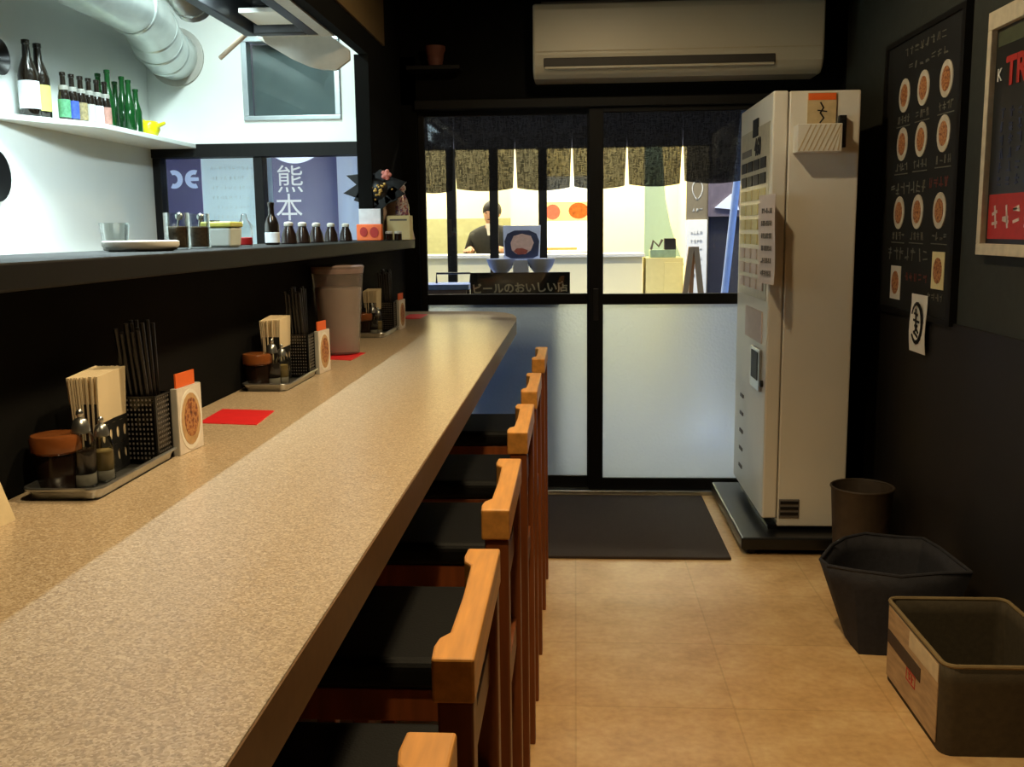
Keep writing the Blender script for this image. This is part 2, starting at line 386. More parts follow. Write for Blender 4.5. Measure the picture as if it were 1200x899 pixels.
def floor_mat():
    m = multi_mat('mottled_vinyl_tile', [(0.25, (196, 154, 102)), (0.5, (212, 170, 116)), (0.75, (224, 188, 134))], 0.36, 7, detail=8)
    nt = m.node_tree; p = nt.nodes['Principled BSDF']; ramp = [n for n in nt.nodes if n.type == 'VALTORGB'][0]
    tc = [n for n in nt.nodes if n.type == 'TEX_COORD'][0]
    br = nt.nodes.new('ShaderNodeTexBrick'); br.offset = 0.0; br.inputs['Scale'].default_value = 1.0
    br.inputs['Brick Width'].default_value = 0.45; br.inputs['Row Height'].default_value = 0.45; br.inputs['Mortar Size'].default_value = 0.003
    br.inputs['Color1'].default_value = (1, 1, 1, 1); br.inputs['Color2'].default_value = (0.94, 0.94, 0.94, 1); br.inputs['Mortar'].default_value = (0.84, 0.82, 0.78, 1)
    nt.links.new(tc.outputs['Object'], br.inputs['Vector'])
    n2 = nt.nodes.new('ShaderNodeTexNoise'); n2.inputs['Scale'].default_value = 40; n2.inputs['Detail'].default_value = 6
    nt.links.new(tc.outputs['Object'], n2.inputs['Vector'])
    mx = nt.nodes.new('ShaderNodeMix'); mx.data_type = 'RGBA'; mx.blend_type = 'MULTIPLY'; mx.inputs[0].default_value = 1.0
    nt.links.new(ramp.outputs['Color'], mx.inputs[6]); nt.links.new(br.outputs['Color'], mx.inputs[7])
    m2 = nt.nodes.new('ShaderNodeMix'); m2.data_type = 'RGBA'; m2.blend_type = 'OVERLAY'; m2.inputs[0].default_value = 0.35
    nt.links.new(mx.outputs[2], m2.inputs[6]); nt.links.new(n2.outputs['Fac'], m2.inputs[7])
    nt.links.new(m2.outputs[2], p.inputs['Base Color']); return m
M['floor'] = floor_mat()

# ------------------------------------------------------------------ room shell
WL, WR, YD, KL = -0.86, 1.30, 5.05, -2.14     # left wall, right wall, door wall, far kitchen wall
CEIL, BACK = 2.60, -2.2
struct('floor', MB().box(KL-.1, WR+.1, BACK-.1, YD+.12, -.1, 0), M['floor'])
struct('ceiling', MB().box(WL+.02, WR+.1, BACK-.1, YD+.12, CEIL, CEIL+.1), M['dceil'])
struct('ceiling_kitchen', MB().box(KL-.1, WL+.02, BACK-.1, YD+.12, 2.72, 2.82), M['kwhite'])
struct('wall_back', MB().box(KL-.1, WR+.1, BACK-.1, BACK, 0, 2.82), M['black'])
struct('wall_right', MB().box(WR, WR+.1, BACK, YD+.12, 1.02, CEIL), M['greenwall'])
struct('wall_right_lower', MB().box(WR-.012, WR+.1, BACK, YD+.12, 0, 1.02), M['wain'])
struct('wall_left', MB().box(WL-.06, WL, BACK, YD, 0, 1.275).box(WL-.06, WL, 4.67, YD, 1.275, 1.318), M['black'])                       # under the pass
struct('wall_left_end', MB().box(WL-.06, WL, 4.27, YD, 1.318, 2.085), M['black'])                # past the pass
struct('wall_left_header', MB().box(WL-.04, WL, BACK, YD, 2.085, 2.175).box(WL-.04, WL, 4.60, YD, 2.175, 2.74), M['black'])
struct('trim_beam', MB().box(WL-.04, WL+.01, BACK, 4.60, 2.175, 2.74), M['brownwood'])
struct('wall_kitchen', MB().box(KL-.1, KL, BACK, YD+.12, 0, 2.82), M['kwhite'])
# kitchen front wall with a high window, dark lintel and glazing under it
fw = MB()
fw.box(KL, -1.65, YD, YD+.10, 1.80, 2.82).box(-1.16, WL, YD, YD+.10, 1.80, 2.82).box(-1.65, -1.16, YD, YD+.10, 1.80, 1.91).box(-1.65, -1.16, YD, YD+.10, 2.31, 2.82)
struct('wall_front_kitchen', fw, M['kwhite'])
struct('trim_lintel', MB().box(KL, WL, YD-.01, YD+.10, 1.735, 1.80), M['blackwood'])
struct('wall_front_kitchen_lower', MB().box(KL, WL, YD, YD+.10, 0, 1.0), M['black'])
wn = struct('window_1', MB().box(-1.65, -1.16, YD-.015, YD+.06, 1.91, 1.932).box(-1.65, -1.16, YD-.015, YD+.06, 2.288, 2.31).box(-1.65, -1.622, YD-.015, YD+.06, 1.932, 2.288).box(-1.188, -1.16, YD-.015, YD+.06, 1.932, 2.288), M['alu'], bevel=.003)
MB().box(-1.625, -1.185, YD+.03, YD+.036, 1.93, 2.29).build('pane', M['pane'], wn)
MB().box(-1.625, -1.185, YD+.09, YD+.098, 1.93, 2.29).build('backing_screen', mat('grey_mesh_screen', (92, 104, 104), 0.7, var=0.15, scale=10), wn)
wk = struct('window_2', MB().box(KL, -2.10, YD, YD+.08, 1.0, 1.735).box(-1.62, -1.572, YD, YD+.08, 1.0, 1.735).box(-1.075, -1.04, YD, YD+.08, 1.0, 1.735).box(KL, WL, YD, YD+.08, 1.0, 1.04), M['blackwood'], bevel=.003)
MB().box(-2.10, -1.62, YD+.035, YD+.041, 1.04, 1.735).build('pane', M['pane'], wk)
MB().box(-1.572, -1.075, YD+.035, YD+.041, 1.04, 1.735).build('pane', M['pane'], wk)
struct('wall_front_post', MB().box(-1.04, -.785, YD, YD+.10, 1.0, 2.2), M['black'])
# wall over and beside the doors
struct('wall_front', MB().box(WL, WR, YD, YD+.10, 1.972, CEIL).box(1.02, WR, YD, YD+.10, 0, 1.972).box(WL, -.785, YD, YD+.10, 0, 1.0), M['black'])
struct('trim_doorhead', MB().box(-.79, 1.02, YD-.03, YD+.1, 1.945, 1.99), M['blackwood'], bevel=.004)
struct('trim_threshold', MB().box(-.79, 1.02, YD-.03, YD+.1, 0.0, 0.022), M['steel'], bevel=.003)
def door(name, x0, x1, y, lst, rst, glass_split=None):
    d = struct(name, MB().box(x0, x0+lst, y, y+.035, .022, 1.945).box(x1-rst, x1, y, y+.035, .022, 1.945)
        .box(x0+lst, x1-rst, y, y+.035, .022, .082).box(x0+lst, x1-rst, y, y+.035, .978, 1.032).box(x0+lst, x1-rst, y, y+.035, 1.92, 1.945), M['blackwood'], bevel=.003)
    MB().box(x0+lst, x1-rst, y+.014, y+.020, 1.032, 1.92).build('clear_pane', M['pane'], d)
    MB().box(x0+lst, x1-rst, y+.014, y+.020, .082, .978).build('frosted_pane', M['frost'], d)
    return d
door('door_1', -.785, .105, YD+.045, .03, .045)
dr = door('door_2', .068, 1.02, YD, .072, .05)
MB().box(.092, .116, YD-.004, YD+.002, 0.9, 1.06).build('finger_pull', M['darkmetal'], dr, bevel=.002)

# ------------------------------------------------------------------ counter and pass ledge
ct = thing('counter', 'long speckled beige dining counter with a rounded far corner', 'counter', (-.55, 2.3, .895))
out = [(-.858, -1.5), (-.262, -1.5), (-.262, 4.45), (-.272, 4.62), (-.295, 4.77), (-.34, 4.88), (-.41, 4.95), (-.50, 4.985), (-.858, 4.99)]
out = [(a+.55, b-2.3) for a, b in out]
MB().prism(out, flat, 0.0, 0.0575).build('edge_band', M['counteredge'], ct)
MB().prism([(a - .0015*(a > 0), b) for a, b in out], flat, 0.0575, 0.060).build('worktop', M['counter'], ct)
MB().box(-.305, -.25, -3.7, 2.62, -.895, 0).build('support_panel', M['black'], ct)
lg = MB().box(-1.05, -.745, -1.4, 4.66, 1.277, 1.317).build('pass_ledge', M['blackwood'], bevel=.004)
tag(lg, 'long dark wooden serving ledge between kitchen and counter', 'ledge')

# ------------------------------------------------------------------ ticket machine
tm = thing('ticket_machine', 'tall cream meal ticket vending machine by the door', 'ticket machine', (.79, 4.17, 0))
MB().box(.065, .345, .0, .77, .095, 1.89).build('cabinet', M['cream'], tm, bevel=.006)
fd = MB().box(0, .061, -.002, .772, .13, 1.892).build('front_door', M['cream'], tm, bevel=.008, seg=3)
xl = on_xl(0.0)
MB().prism(rect(.04, .73, 1.05, 1.78), xl, -.001, .002).build('button_panel', mat('button_panel_grey', (186, 178, 156), .4), fd)
for r in range(9):
    for c in range(4):
        z = 1.60 - r*.064; y = .10 + c*.155
        pm = M['ink'] if r < 2 else M['shopyel'] if r < 6 else M['pinkpaper']
        MB().prism(rect(y, y+.12, z, z+.045), xl, .002, .007).build('button', pm, fd, bevel=.001)
MB().prism(rect(.30, .42, 1.745, 1.82), xl, 0, .006).build('black_display', M['ink'], fd)
text('price_text', '460', .10, M['ink'], fd, frame4(Vector((-.004, .30, 1.695)), (0, -1, 0), (0, 0, 1)), bold=.003)
MB().prism(rect(.45, .70, 1.67, 1.70), xl, .002, .004).build('price_strip', M['greyink'], fd)
sl = MB().prism(rect(.09, .30, .66, .84), xl, 0, .012).build('cash_slot_plate', M['steel'], fd, bevel=.003)
MB().prism(rect(.12, .27, .705, .825), xl, .012, .015).build('dark_screen', M['ink'], sl)
MB().lathe([(.014, 0), (.014, .012), (.009, .014)], 14, M=Matrix.Translation((0, .06, .70)) @ Matrix.Rotation(-PI/2, 4, 'Y')).build('lock', M['blackplastic'], fd)
for k in range(5):
    MB().prism(rect(.52, .60, .22+k*.085, .235+k*.085), xl, 0, .004).build('vent_slit', M['greyink'], fd)
MB().prism(rect(.10, .50, .865, 1.0), xl, 0, .005).build('notice_sticker', M['pinkpaper'], fd)
MB().prism(rect(.07, .155, .135, .215), on_y(0), .0, .006).build('side_vent', M['greyink'], tm, bevel=.002)
MB().prism(rect(.075, .150, .195, .207), on_y(-.006), .0, .003).prism(rect(.075, .150, .171, .183), on_y(-.006), .0, .003).prism(rect(.075, .150, .147, .159), on_y(-.006), .0, .003).build('vent_slats', M['blackplastic'], tm)
MB().box(.03, .345, .02, .76, .078, .095).build('skirt', M['blackplastic'], tm)
# base board
bs = thing('machine_base', 'low black base board under the ticket machine', 'base', (.69, 4.06, 0))
MB().box(0, .43, 0, .94, .024, .078).build('board', M['blackplastic'], bs, bevel=.008)
for (x, y) in ((.03, .05), (.36, .05), (.03, .86), (.36, .86)):
    MB().lathe([(.018, 0), (.022, .006), (.018, .025)], 14, (x+.02, y, 0)).build('foot', M['blackplastic'], bs, smooth=True)
# hanging price list paper on the front corner
pl = thing('price_list', 'long pinkish price list paper hanging on the machine front corner', 'paper', (.772, 4.055, 1.125))
MB().grid(2, 10, lambda u, v: Vector((.003*math.sin(v*6)+.024*(1-u)-.006, .22*u, .36*v))).build('sheet', M['pinkpaper'], pl, solid=.0015)
for k in range(6): scribble(MB(), .03, .17, .045+.05*k, .020, .0035, lambda a, b, c: Vector((.024*(1-a/.22)-.010-c, a, b)), .0, .003).build('printed_line', M['greyink'], pl)
# striped box with a card on the machine's side
bx = thing('ticket_tray_box', 'small white striped box stuck on the side of the ticket machine', 'box', (.872, 4.168, 1.645))
MB().box(0, .172, -.088, 0, 0, .108).build('box_body', M['cream'], bx, bevel=.003)
st = MB()
for k in range(9):
    a = .002 + k*.019
    st.prism([(a, .004), (a+.006, .004), (min(.170, a+.052), .104), (min(.170, a+.046), .104)], on_y(-.088), 0, .0008)
st.build('diagonal_stripes', mat('tan_stripe', (190, 172, 136), .6), bx)
cd = thing('notice_card', 'small notice card with orange top above the striped box', 'card', (.925, 4.168, 1.752))
MB().box(0, .112, -.006, 0, 0, .128).build('sheet', mat('tan_card', (196, 172, 128), .6), cd)
MB().box(.002, .110, -.0075, -.006, .10, .126).build('orange_heading', M['orange'], cd)
MB().stroke([(.05, .09), (.062, .07), (.05, .05), (.064, .03), (.05, .012)], .006, on_y(-.006), 0, .0015).stroke([(.04, .06), (.075, .055)], .005, on_y(-.006), 0, .0015).build('brush_marks', M['ink'], cd)
hk = MB().box(0, .028, -.03, 0, 0, .125).box(.004, .024, -.034, -.03, .01, .11).build('wall_phone_holder', M['blackplastic'], bevel=.004, loc=(1.046, 4.168, 1.665))
hk.name = 'remote_holder'; tag(hk, 'narrow black holder beside the striped box on the machine', 'holder')

# ------------------------------------------------------------------ air conditioner
ac = thing('air_conditioner', 'wide aged white wall air conditioner over the entrance', 'air conditioner', (-.195, YD, 2.055))
prof = [(0, 0), (-.19, 0), (-.225, .02), (-.245, .055), (-.25, .10), (-.25, .30), (-.24, .33), (0, .335)]
MB().prism(prof, lambda a, b, c: Vector((c, a, b)), 0, 1.33).build('casing', M['ac'], ac, bevel=.012, seg=3)
MB().box(.05, 1.11, -.253, -.235, .045, .085).build('louver_slot', M['acdark'], ac, bevel=.004)
MB().box(.055, 1.105, -.259, -.242, .034, .046).build('louver_blade', M['ac'], ac, bevel=.003)
MB().box(.012, 1.318, -.2525, -.248, .112, .116).build('panel_seam', mat('seam_grey', (150, 138, 112), .6), ac)
MB().box(.04, 1.29, -.235, -.02, .330, .338).build('intake_grille', M['acdark'], ac)
# small shelf with a pot by the air conditioner
sh = MB().box(0, .26, -.13, 0, 0, .02).build('wall_shelf', M['blackwood'], bevel=.003, loc=(-.81, YD, 2.12)); tag(sh, 'small black shelf high on the wall left of the air conditioner', 'shelf')
pt = MB().lathe([(.034, 0), (.046, .07), (.05, .075), (.05, .095), (.044, .095), (.04, .03)], 20).build('flower_pot', M['terracotta'], smooth=True, loc=(-.675, YD-.07, 2.14)); tag(pt, 'small dusty terracotta pot on the high black shelf', 'pot')

# ------------------------------------------------------------------ entrance mat
mt = MB().box(0, .80, 0, .98, 0, .012).build('entrance_mat', M['rubber'], bevel=.004, loc=(-.16, 4.0, 0)); tag(mt, 'dark grey entrance mat in front of the sliding doors', 'mat')

# ------------------------------------------------------------------ chairs
def make_chair():
    t = thing('counter_chair', '', 'chair', (-.315, 0, 0), 0, 'wooden counter chairs')
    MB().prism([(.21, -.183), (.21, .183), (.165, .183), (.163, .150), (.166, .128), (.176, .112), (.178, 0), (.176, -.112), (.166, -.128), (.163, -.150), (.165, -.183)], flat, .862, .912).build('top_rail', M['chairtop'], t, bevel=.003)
    for s in (-1, 1):
        MB().box(.170, .208, s*.160-.019, s*.160+.019, 0, .862).build('leg', M['chair'], t, bevel=.003)
        MB().box(-.205, -.167, s*.160-.019, s*.160+.019, 0, .600).build('leg', M['chair'], t, bevel=.003)
    MB().box(.181, .197, -.141, .141, .735, .79).build('back_rail', M['chair'], t, bevel=.003)
    for y in (-.09, 0, .09): MB().box(.183, .195, y-.018, y+.018, .79, .862).build('back_slat', M['chair'], t, bevel=.002)
    MB().box(-.167, .170, -.172, -.150, .545, .602).box(-.167, .170, .150, .172, .545, .602).box(-.198, -.174, -.141, .141, .545, .600).box(.176, .200, -.141, .141, .545, .602).build('seat_frame', M['chair'], t, bevel=.002)
    MB().box(-.215, .163, -.182, .182, .602, .655).build('seat', M['seat'], t, bevel=.018, seg=4)
    MB().box(-.167, .170, -.168, -.152, .22, .25).box(-.167, .170, .152, .168, .22, .25).box(-.197, -.175, -.141, .141, .16, .195).build('stretcher', M['chair'], t, bevel=.002)
    return t
ch = make_chair()
clabels = ['wooden counter chair nearest the viewer, only its top rail tip showing at the bottom edge',
 'wooden counter chair with the largest fully visible orange top rail, second from the viewer',
 'wooden counter chair third from the viewer along the counter',
 'wooden counter chair fourth from the viewer along the counter',
 'wooden counter chair next to last before the door',
 'wooden counter chair farthest along the counter, nearest the sliding doors']
for k, y in enumerate((.640, 1.157, 1.715, 2.335, 2.900, 3.605)):
    if k == 0: ch.location.y = y; ch['label'] = clabels[0]
    else: dup(ch, clabels[k], (-.315, y, 0))

# ------------------------------------------------------------------ bins on the right
b1 = thing('waste_bin', 'dark brown round waste bin behind the navy cloth bin', 'bin', (1.135, 3.93, 0))
MB().lathe([(.095, 0), (.10, .004), (.118, .32), (.122, .33), (.116, .335), (.112, .32), (.092, .02)], 28).build('body', M['binbrown'], b1, smooth=True)
MB().tube([(.119*math.cos(2*PI*k/28), .119*math.sin(2*PI*k/28), .333) for k in range(29)], .005, 8).build('rim', M['binbrown'], b1, smooth=True)
def loft_bin(name, parent, bot, top, h, m, thick=.006, sag=None):
    """open fabric box: walls between a bottom and a top outline, with a floor"""
    mb = MB(); n = len(bot); L = 5
    rings = []
    for j in range(L+1):
        v = j/L; rr = []
        for k in range(n):
            x = bot[k][0]*(1-v)+top[k][0]*v; y = bot[k][1]*(1-v)+top[k][1]*v
            zt = h + (sag[k] if sag else 0)
            rr.append(mb.bm.verts.new((x, y, zt*v)))
        rings.append(rr)
    for A, B in zip(rings, rings[1:]):
        for k in range(n): mb.bm.faces.new((A[k], A[(k+1) % n], B[(k+1) % n], B[k]))
    mb.bm.faces.new(rings[0][::-1])
    return mb.build(name, m, parent, smooth=True, solid=thick)
def rounded(x0, x1, y0, y1, r, n=5):
    pts = []
    for cx, cy, a0 in ((x1-r, y0+r, -PI/2), (x1-r, y1-r, 0), (x0+r, y1-r, PI/2), (x0+r, y0+r, PI)):
        for k in range(n+1): a = a0 + PI/2*k/n; pts.append((cx+r*math.cos(a), cy+r*math.sin(a)))
    return pts
b2 = thing('cloth_bin', 'dark navy cloth bin between the brown bin and the khaki box', 'bin', (1.04, 3.28, 0))
top = [(.20, -.19), (.175, .02), (.17, .16), (.10, .20), (-.02, .20), (-.10, .16), (-.17, .06), (-.235, -.06), (-.225, -.12), (-.16, -.18), (-.02, -.20), (.10, -.21)]
bot = [(.12, -.17), (.14, 0), (.13, .13), (.08, .16), (-.02, .16), (-.09, .14), (-.12, .04), (-.14, -.06), (-.14, -.12), (-.135, -.19), (-.02, -.20), (.06, -.20)]
sag = [.0, .012, .0, -.008, .004, 0, .004, -.006, -.006, .0, -.012, .004]
loft_bin('body', b2, bot, top, .275, M['binnavy'], .008, sag)
MB().tube([(x, y, .275+s) for (x, y), s in zip(top+top[:1], sag+sag[:1])], .006, 8).build('hem', M['binnavy'], b2, smooth=True)
b3 = thing('canvas_box', 'khaki canvas storage box with a label strip, nearest on the right', 'box', (1.11, 2.70, 0))
ro = rounded(-.172, .172, -.24, .24, .03); ri = rounded(-.168, .168, -.235, .235, .03)
loft_bin('body', b3, ri, ro, .245, M['bincan'], .008)
MB().tube([(x, y, .245) for x, y in ro+ro[:1]], .006, 8).build('hem', mat('pale_hem', (128, 108, 72), .8), b3, smooth=True)
xb = on_xl(-.1735)
MB().prism(rect(-.205, .205, .02, .235), xb, .001, .0035).build('printed_panel', M['binleaf'], b3)
MB().prism(rect(-.205, .02, .185, .232), xb, .0035, .0045).build('pale_patch', M['binpale'], b3)
ls = MB().prism(rect(-.08, .20, .125, .165), xb, .0035, .0050).build('label_strip', M['bindark'], b3)
mk = MB()
scribble(mk, -.03, .02, .105, .022, .004, xb, .0035, .0045, 2)
mk.stroke([(-.04, .12), (.03, .12), (.03, .088), (-.04, .088), (-.04, .12)], .004, xb, .0035, .0045)
mk.build('stamp_mark', M['redprint'], b3)

# ------------------------------------------------------------------ right wall: chalkboard, poster, sticker
mb_ = thing('menu_board', 'tall black chalkboard menu with dish photos on the right wall', 'menu board', (WR, 3.52, 1.03))
xw = on_xl(0.0)
MB().prism(rect(0, .80, 0, 1.03), xw, 0, .018).build('panel', M['board'], mb_)
MB().prism(rect(-.03, 0, -.02, 1.05), xw, 0, .026).prism(rect(.80, .83, -.02, 1.05), xw, 0, .026).prism(rect(0, .80, 1.03, 1.05), xw, 0, .026).prism(rect(0, .80, -.02, 0), xw, 0, .026).build('frame', M['blackwood'], mb_)
rows = [(.825, (.135, .365, .580)), (.640, (.135, .365, .580)), (.375, (.135, .365, .580))]
for z, ys in rows:
    for y in ys:
        a = MB().prism(ell(y, z, .062, .064), xw, .018, .021).build('dish_picture', M['dish'], mb_)
        MB().prism(ell(y, z, .040, .043), xw, .021, .0225).build('noodle_bowl', M['food'], a)
for y, z in ((.12, .165), (.585, .10)):
    a = MB().prism(rect(y-.060, y+.060, z-.066, z+.066), xw, .018, .0205).build('dish_picture', M['creamcard'] if y < .3 else M['cream'], mb_)
    MB().prism(ell(y, z, .042, .046), xw, .0205, .022).build('noodle_bowl', M['food'], a)
rr = random.Random(3)
def chalk(a0, a1, b, h, wd, n, red=False, line=None):
    k = scribble(MB(), a0, a1, b, h, wd, xw, .018, .0195, n, rr)
    if line: k.stroke([(line[0], b-.028), (line[1], b-.026)], .0035, xw, .018, .0195)
    k.build('red_chalk_line' if red else 'chalk_line', M['redchalk'] if red else M['chalk'], mb_)
for z in (.735, .552, .285):
    for y in (.05, .29, .505): chalk(y+.15, y, z, .030, .0036, 4, line=(y, y+.155))
chalk(.70, .28, .468, .045, .005, 7); chalk(.70, .22, .215, .05, .005, 7); chalk(.60, .15, .985, .03, .003, 8)
chalk(.55, .12, .925, .026, .003, 7); chalk(.22, .05, .07, .026, .004, 4)
chalk(.26, .06, .475, .036, .005, 4, True); chalk(.48, .22, .13, .03, .005, 5, True)
stk = thing('logo_paper', 'white paper with a round black brush logo under the chalkboard', 'sticker', (WR-.027, 3.71, .885))
MB().grid(2, 6, lambda u, v: Vector((-.004*math.sin(v*5), .17*u+.012*(v-.5), .215*v))).build('sheet', M['white'], stk, solid=.0015)
lgm = MB(); xs = on_xl(-.003)
arc = [(.085+.058*math.cos(a), .11+.072*math.sin(a)) for a in [PI*(.15+k/16*1.62) for k in range(17)]]
for k in range(16): lgm.stroke(arc[k:k+2], .006+.012*math.sin(PI*k/16), xs, .002, .0045)
for p in ([(.11, .145), (.075, .14)], [(.095, .16), (.09, .09)], [(.115, .12), (.06, .115)], [(.10, .10), (.065, .075)], [(.075, .10), (.105, .07)], [(.11, .075), (.07, .06)]): lgm.stroke(p, .008, xs, .002, .0045)
lgm.build('brush_logo', M['ink'], stk)
po = thing('framed_poster', 'framed dark poster with red TR letters at the right edge', 'poster', (WR, 2.50, 1.295))
MB().prism(rect(0, .76, 0, .645), xw, 0, .012).build('print', mat('poster_black', (30, 32, 30), .35, var=.25, scale=6), po)
MB().prism(rect(-.03, .79, -.035, 0), xw, 0, .03).prism(rect(-.03, .79, .645, .70), xw, 0, .03).prism(rect(-.03, 0, 0, .645), xw, 0, .03).prism(rect(.76, .79, 0, .645), xw, 0, .03).build('frame', mat('cream_poster_frame', (198, 184, 156), .5), po, bevel=.002)
def wtxt(name, s, size, m, parent, y, z, d=.014, bold=0.0): return text(name, s, size, m, parent, frame4(Vector((-d, y, z)), (0, -1, 0), (0, 0, 1)), bold=bold)
wtxt('red_letters', 'TR', .115, M['redprint'], po, .605, .505, bold=.004)
wtxt('white_letter', 'K', .055, M['white'], po, .722, .505)
MB().prism(rect(.0, .745, .015, .15), xw, .012, .0135).build('red_band', M['redprint'], po)
for k in range(4):
    y = .70-.06*k; bb = MB()
    for q in range(6): scribble(bb, y, y-.038, .19+.04*q, .030, .006, xw, .012, .0135, 1, rr)
    bb.build('blue_text_column', M['blueprint'], po)
for k in range(5): scribble(MB(), .72-.075*k, .66-.075*k, .082, .07, .009, xw, .0135, .015, 1, rr).build('white_print', M['pinkpaper'], po)
MB().prism(ell(.36, .30, .06, .11), xw, .012, .0138).build('food_photo', M['food'], po)
MB().prism(rect(.02, .745, .59, .635), xw, .012, .0135).build('top_band', mat('olive_print', (70, 74, 52), .5), po)

# ------------------------------------------------------------------ things on the counter
ZC = .955
def tray(loc, label):
    t = thing('condiment_tray', label, 'tray', loc, 0, 'condiment trays on the counter')
    o = rounded(-.055, .058, -.15, .15, .018); i = rounded(-.050, .053, -.145, .145, .016)
    mb = MB(); A = [mb.bm.verts.new((x, y, 0)) for x, y in i]; B = [mb.bm.verts.new((x, y, .016)) for x, y in o]
    C2 = [mb.bm.verts.new((x*1.06, y*1.02, .018)) for x, y in o]; n = len(o)
    mb.bm.faces.new(A[::-1])
    for P_, Q in ((A, B), (B, C2)):
        for k in range(n): mb.bm.faces.new((P_[k], P_[(k+1) % n], Q[(k+1) % n], Q[k]))
    mb.build('dish', M['steel'], t, smooth=True, solid=.002)
    MB().tube([(x*1.06, y*1.02, .018) for x, y in o+o[:1]], .003, 8).build('rolled_rim', M['steel'], t, smooth=True)
    return t
def napkins(loc, label):
    t = thing('napkin_holder', label, 'napkin holder', loc, 0, 'napkin holders on the trays')
    W2, L, H = .024, .10, .122; mb = MB()
    for s in (-1, 1):                                  # pierced side plates with oval holes
        nx, nz = 4, 3
        for a in range(nx):
            for b in range(nz):
                y0, y1, z0, z1 = -L/2+L*a/nx, -L/2+L*(a+1)/nx, .008+(H-.008)*b/nz, .008+(H-.008)*(b+1)/nz
                cy, cz = (y0+y1)/2, (z0+z1)/2; N = 16; o_, i_ = [], []
                for k in range(N):
                    q = 2*PI*(k+.5)/N; cx_, sx_ = math.cos(q), math.sin(q); sc = min((y1-y0)/2/max(abs(cx_), 1e-6), (z1-z0)/2/max(abs(sx_), 1e-6))
                    o_.append(mb.bm.verts.new((s*W2, cy+cx_*sc, cz+sx_*sc))); i_.append(mb.bm.verts.new((s*W2, cy+cx_*.0052, cz+sx_*.0095)))
                for k in range(N): mb.bm.faces.new((o_[k], o_[(k+1) % N], i_[(k+1) % N], i_[k]))
    mb.box(-W2, W2, -L/2, -L/2+.0012, 0, H).box(-W2, W2, L/2-.0012, L/2, 0, H).box(-W2, W2, -L/2, L/2, 0, .008)
    mb.build('pierced_holder', M['darkmetal'], t)
    mb = MB()
    for k in range(12):
        x = -.0205 + k*.0035; j = random.uniform(-.003, .003); f = (k-5.5)*.0012
        mb.tbox([(x, -.047+j, .01), (x+.0026, -.047+j, .01), (x+.0026, .047+j, .01), (x, .047+j, .01)], [(x+f, -.052+j, .165+.003*k/12), (x+.0028+f, -.052+j, .165+.003*k/12), (x+.0028+f, .050+j, .172), (x+f, .050+j, .172)])
    mb.build('napkin_stack', M['napkin'], t); return t
def pot(loc, label):
    t = thing('condiment_pot', label, 'pot', loc, 0, 'lidded condiment pots')
    MB().lathe([(.028, 0), (.032, .004), (.034, .06), (.033, .062), (.030, .058), (.028, .006)], 24).build('body', M['soy'], t, smooth=True)
    MB().lathe([(.034, .058), (.038, .062), (.039, .080), (.036, .086), (.030, .0875), (.006, .086)], 24).build('lid', M['lidbrown'], t, smooth=True)
    return t
def shaker(loc, label, fill, scale=1.0, group='glass condiment shakers'):
    t = thing('glass_shaker', label, 'shaker', loc, 0, group)
    s = scale
    MB().lathe([(.019*s, 0), (.021*s, .004), (.021*s, .07*s), (.017*s, .082*s), (.013*s, .088*s)], 20).build('glass_body', M['clear'], t, smooth=True)
    MB().lathe([(.018*s, .022*s), (.0185*s, .024*s), (.0185*s, .058*s), (.016*s, .06*s)], 20).build('contents', fill, t, smooth=True)
    MB().lathe([(.017*s, .003*s), (.0185*s, .005*s), (.0185*s, .020*s), (.017*s, .022*s)], 20).build('pale_layer', M['cork'], t, smooth=True)
    MB().lathe([(.0125*s, .086*s), (.0145*s, .088*s), (.0135*s, .097*s), (.010*s, .107*s), (.004*s, .111*s)], 20).build('cap', M['steel'], t, smooth=True)
    MB().lathe([(.003*s, .110*s), (.006*s, .116*s), (.005*s, .121*s), (.002*s, .124*s)], 12).build('cap_knob', M['steel'], t, smooth=True); return t
def chop_box(loc, label):
    t = thing('chopstick_holder', label, 'chopstick holder', loc, 0, 'chopstick holders on the trays')
    a, b, h = .033, .031, .118
    MB().box(-a, a, -b, -b+.002, 0, h).box(-a, a, b-.002, b, 0, h).box(-a, -a+.002, -b+.002, b-.002, 0, h).box(a-.002, a, -b+.002, b-.002, 0, h).build('smoked_walls', M['smoke'], t)
    MB().box(-a, a, -b, b, 0, .003).build('bottom', M['blackplastic'], t)
    mb = MB()
    for s in (-1, 1):
        for q in (-1, 1): mb.box(s*a-.0018, s*a+.0018, q*b-.0018, q*b+.0018, 0, h)
    for s in (-1, 1): mb.box(-a, a, s*b-.0018, s*b+.0018, h-.003, h).box(s*a-.0018, s*a+.0018, -b, b, h-.003, h)
    mb.build('corner_frame', M['blackplastic'], t)
    dots = MB()
    for k in range(9):
        for j in range(13):
            dots.box(-a+.0068*k+.002, -a+.0068*k+.0046, -b-.0006, -b, .008+j*.0085, .0115+j*.0085)
            dots.box(a, a+.0006, -b+.0064*k+.002, -b+.0064*k+.0046, .008+j*.0085, .0115+j*.0085)
    dots.build('dot_pattern', M['greyink'], t); return t
